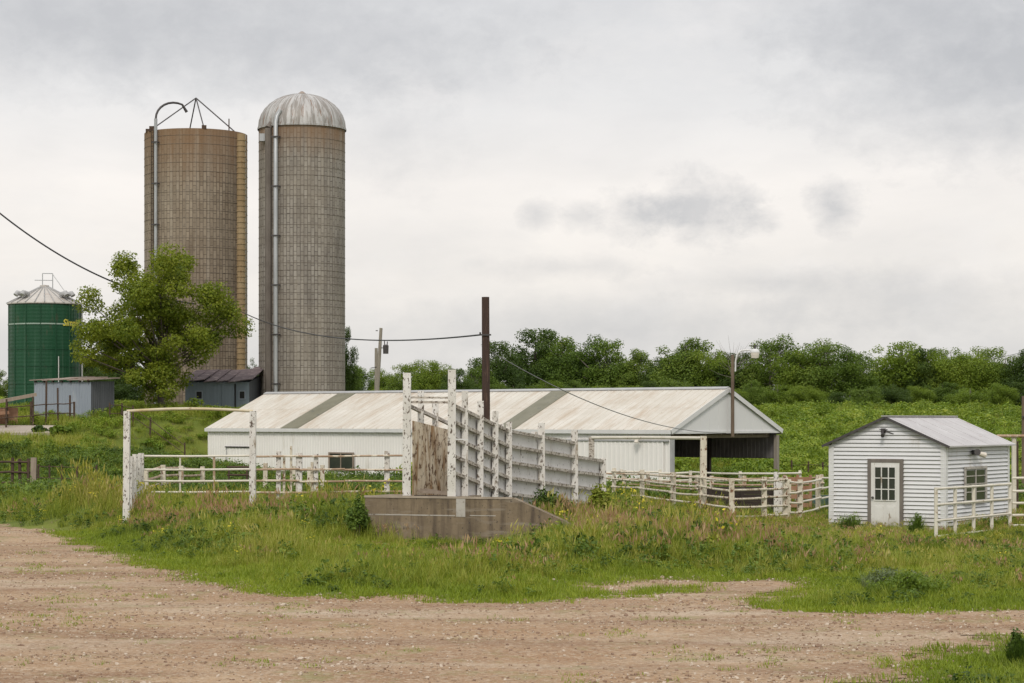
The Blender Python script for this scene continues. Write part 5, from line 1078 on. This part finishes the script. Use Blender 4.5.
x = X(374, Yu); t = Thing('utility_pole', 'shorter far utility pole just left of the one with a transformer', 'pole', (x, Yu + 3, 2)); h = Z(347, Yu) - 2; w = MB(); w.tube([(0, 0, -.5), (.02, 0, h)], [.19, .15], 10); t.part('shaft', w, M['greypole'], smooth=True); w = MB(); w.beam((-.5, -.15, h - 1.9), (.1, -.15, h - 1.8), .05, .06); t.part('crossarm', w, M['darksteel'])
Ye = 90; x = X(1023.5, Ye); t = Thing('wooden_pole', 'brown wooden pole at the right edge behind the white pipe frame', 'pole', (x, Ye, -.2)); w = MB(); w.tube([(0, 0, -.3), (0, 0, Z(396, Ye) + .2)], [.085, .075], 10); t.part('shaft', w, M['lamppole'], smooth=True); w = MB(); w.beam((-.1, -.15, 3.6), (.1, -.15, 3.6), .05, .06); t.part('bracket', w, M['darksteel'])
a = W(965, 362, 338); b = W(1230, 285, 140)
cable('power_cable', 'thin cable rising out of the trees at the upper right', a, b, .9, .03, M['wiregrey'])
for q, lb in ((a, 'grey utility pole hidden among the far trees at the right'), (b, 'tall grey utility pole beyond the right edge')):
    t = Thing('utility_pole', lb, 'pole', (q.x, q.y + .2, tz(q.x, q.y))); hh = q.z - tz(q.x, q.y); w = MB(); w.tube([(0, 0, -.5), (0, 0, hh + .3)], [.2, .14], 10); t.part('shaft', w, M['greypole']); w = MB(); w.beam((-.6, 0, hh - .3), (.6, 0, hh - .3), .1, .12); t.part('crossarm', w, M['greypole'])

# ------------------------------------------------------------------ sky, sun and camera
wd = bpy.data.worlds.new('World'); S.world = wd; wd.use_nodes = True; T = wd.node_tree; bg = T.nodes['Background']
SUN_EL, SUN_AZ = 44, 186                                # azimuth clockwise from the view direction (+Y)
sky = N(T, 'ShaderNodeTexSky', sky_type='NISHITA'); sky.sun_disc = False; sky.sun_elevation = R(SUN_EL); sky.sun_rotation = R(SUN_AZ)
dirv = N(T, 'ShaderNodeTexCoord').outputs['Generated']; sep = N(T, 'ShaderNodeSeparateXYZ'); L(T, dirv, sep.inputs[0]); el = sep.outputs[2]
def wmap(s_, off=(0, 0, 0)):
    k = N(T, 'ShaderNodeMapping'); k.inputs['Scale'].default_value = s_; k.inputs['Location'].default_value = off; L(T, dirv, k.inputs[0]); return k.outputs[0]
cr = N(T, 'ShaderNodeValToRGB'); e = cr.color_ramp.elements
stops = [(0.0, (.66, .645, .63)), (.03, (.74, .72, .70)), (.065, (.90, .85, .80)), (.11, (.94, .89, .845)), (.145, (.82, .805, .795)), (.20, (.70, .70, .71)), (.35, (.85, .86, .87)), (1.0, (1.25, 1.25, 1.25))]
while len(e) < len(stops): e.new(.5)
for i, (p_, c) in enumerate(stops): e[i].position = p_; e[i].color = c4(c)
L(T, el, cr.inputs[0]); skyc = cr.outputs[0]
big = rng_(T, noise(T, wmap((1, 1, 3.2)), 7, 6, .55, .3), .36, .66)
skyc = mix(T, mth(T, 'MULTIPLY', big, .24), skyc, (.53, .53, .54))
mid = rng_(T, noise(T, wmap((1, 1, 2.4), (3, 1, 2)), 16, 7, .6, .2), .44, .68)
lowb = rng_(T, el, .02, .10, 1, .35); skyc = mix(T, mth(T, 'MULTIPLY', mth(T, 'MULTIPLY', mid, .28), lowb), skyc, (.54, .545, .56))
hi = rng_(T, noise(T, wmap((1, 1, 2.2), (7, 4, 1)), 11, 6, .6, .2), .52, .70)
skyc = mix(T, mth(T, 'MULTIPLY', hi, .45), skyc, (.86, .83, .81))
edge = noise(T, wmap((1, 1, 1.5), (1, 5, 2)), 55, 9, .62, .15)
for px, py, rx, ry, st in ((700, 208, 52, 34, .66), (640, 215, 34, 26, .62), (755, 220, 26, 14, .4), (833, 207, 26, 25, .66), (537, 213, 20, 15, .5), (583, 218, 22, 13, .35), (1010, 60, 170, 75, .75), (900, 15, 140, 40, .45), (130, 25, 300, 55, .62), (330, 62, 200, 40, .3), (395, 135, 60, 50, .28), (620, 330, 210, 26, .42), (900, 300, 120, 28, .42), (560, 268, 90, 12, .3), (760, 282, 110, 12, .3)):
    c = Vector(((px - CX) / F, 1, (HY - py) / F)).normalized(); k = N(T, 'ShaderNodeVectorMath', operation='SUBTRACT'); L(T, dirv, k.inputs[0]); k.inputs[1].default_value = c
    k2 = N(T, 'ShaderNodeVectorMath', operation='MULTIPLY'); L(T, k.outputs[0], k2.inputs[0]); k2.inputs[1].default_value = (F / rx, 1, F / ry)
    k3 = N(T, 'ShaderNodeVectorMath', operation='LENGTH'); L(T, k2.outputs[0], k3.inputs[0])
    dd = mth(T, 'ADD', k3.outputs['Value'], mth(T, 'MULTIPLY', mth(T, 'SUBTRACT', edge, .5), 2.3 if rx < 100 else 1.7)); f = rng_(T, dd, .1, 1.35 if rx < 100 else 1.5, 1, 0)
    pass
    skyc = mix(T, mth(T, 'MULTIPLY', f, st), skyc, (.475, .48, .50))
nsk = N(T, 'ShaderNodeVectorMath', operation='SCALE'); L(T, sky.outputs[0], nsk.inputs[0]); nsk.inputs['Scale'].default_value = .10
cl_ = N(T, 'ShaderNodeVectorMath', operation='SCALE'); L(T, skyc, cl_.inputs[0]); cl_.inputs['Scale'].default_value = .98
L(T, mix(T, .95, nsk.outputs[0], cl_.outputs[0]), bg.inputs['Color']); bg.inputs['Strength'].default_value = 1.0
sl_ = bpy.data.lights.new('sun', 'SUN'); sl_.energy = 1.5; sl_.angle = R(14); sl_.color = (1, .93, .84); so = bpy.data.objects.new('sun', sl_); COL.objects.link(so)
sd_ = Vector((math.sin(R(SUN_AZ)) * math.cos(R(SUN_EL)), math.cos(R(SUN_AZ)) * math.cos(R(SUN_EL)), math.sin(R(SUN_EL)))); so.rotation_euler = (-sd_).to_track_quat('-Z', 'Y').to_euler(); so.location = (0, 0, 60)

cam = bpy.data.cameras.new('camera'); cam.lens = 75; cam.sensor_width = 36; cam.sensor_fit = 'HORIZONTAL'; cam.shift_y = (HY - 341.5) / 1024; cam.clip_end = 6000; cam.clip_start = .5
co = bpy.data.objects.new('camera', cam); COL.objects.link(co); co.location = (0, 0, CZ); co.rotation_euler = (R(90), 0, 0); S.camera = co
S.render.engine = 'CYCLES'; S.cycles.use_denoising = True; S.cycles.max_bounces = 6; S.cycles.diffuse_bounces = 3; S.cycles.glossy_bounces = 2; S.cycles.transmission_bounces = 3
vs = S.view_settings; vs.view_transform = 'Standard'; vs.look = 'None'; vs.exposure = 0.12; vs.gamma = 1; vs.use_curve_mapping = False
S.render.resolution_x, S.render.resolution_y = 1024, 683
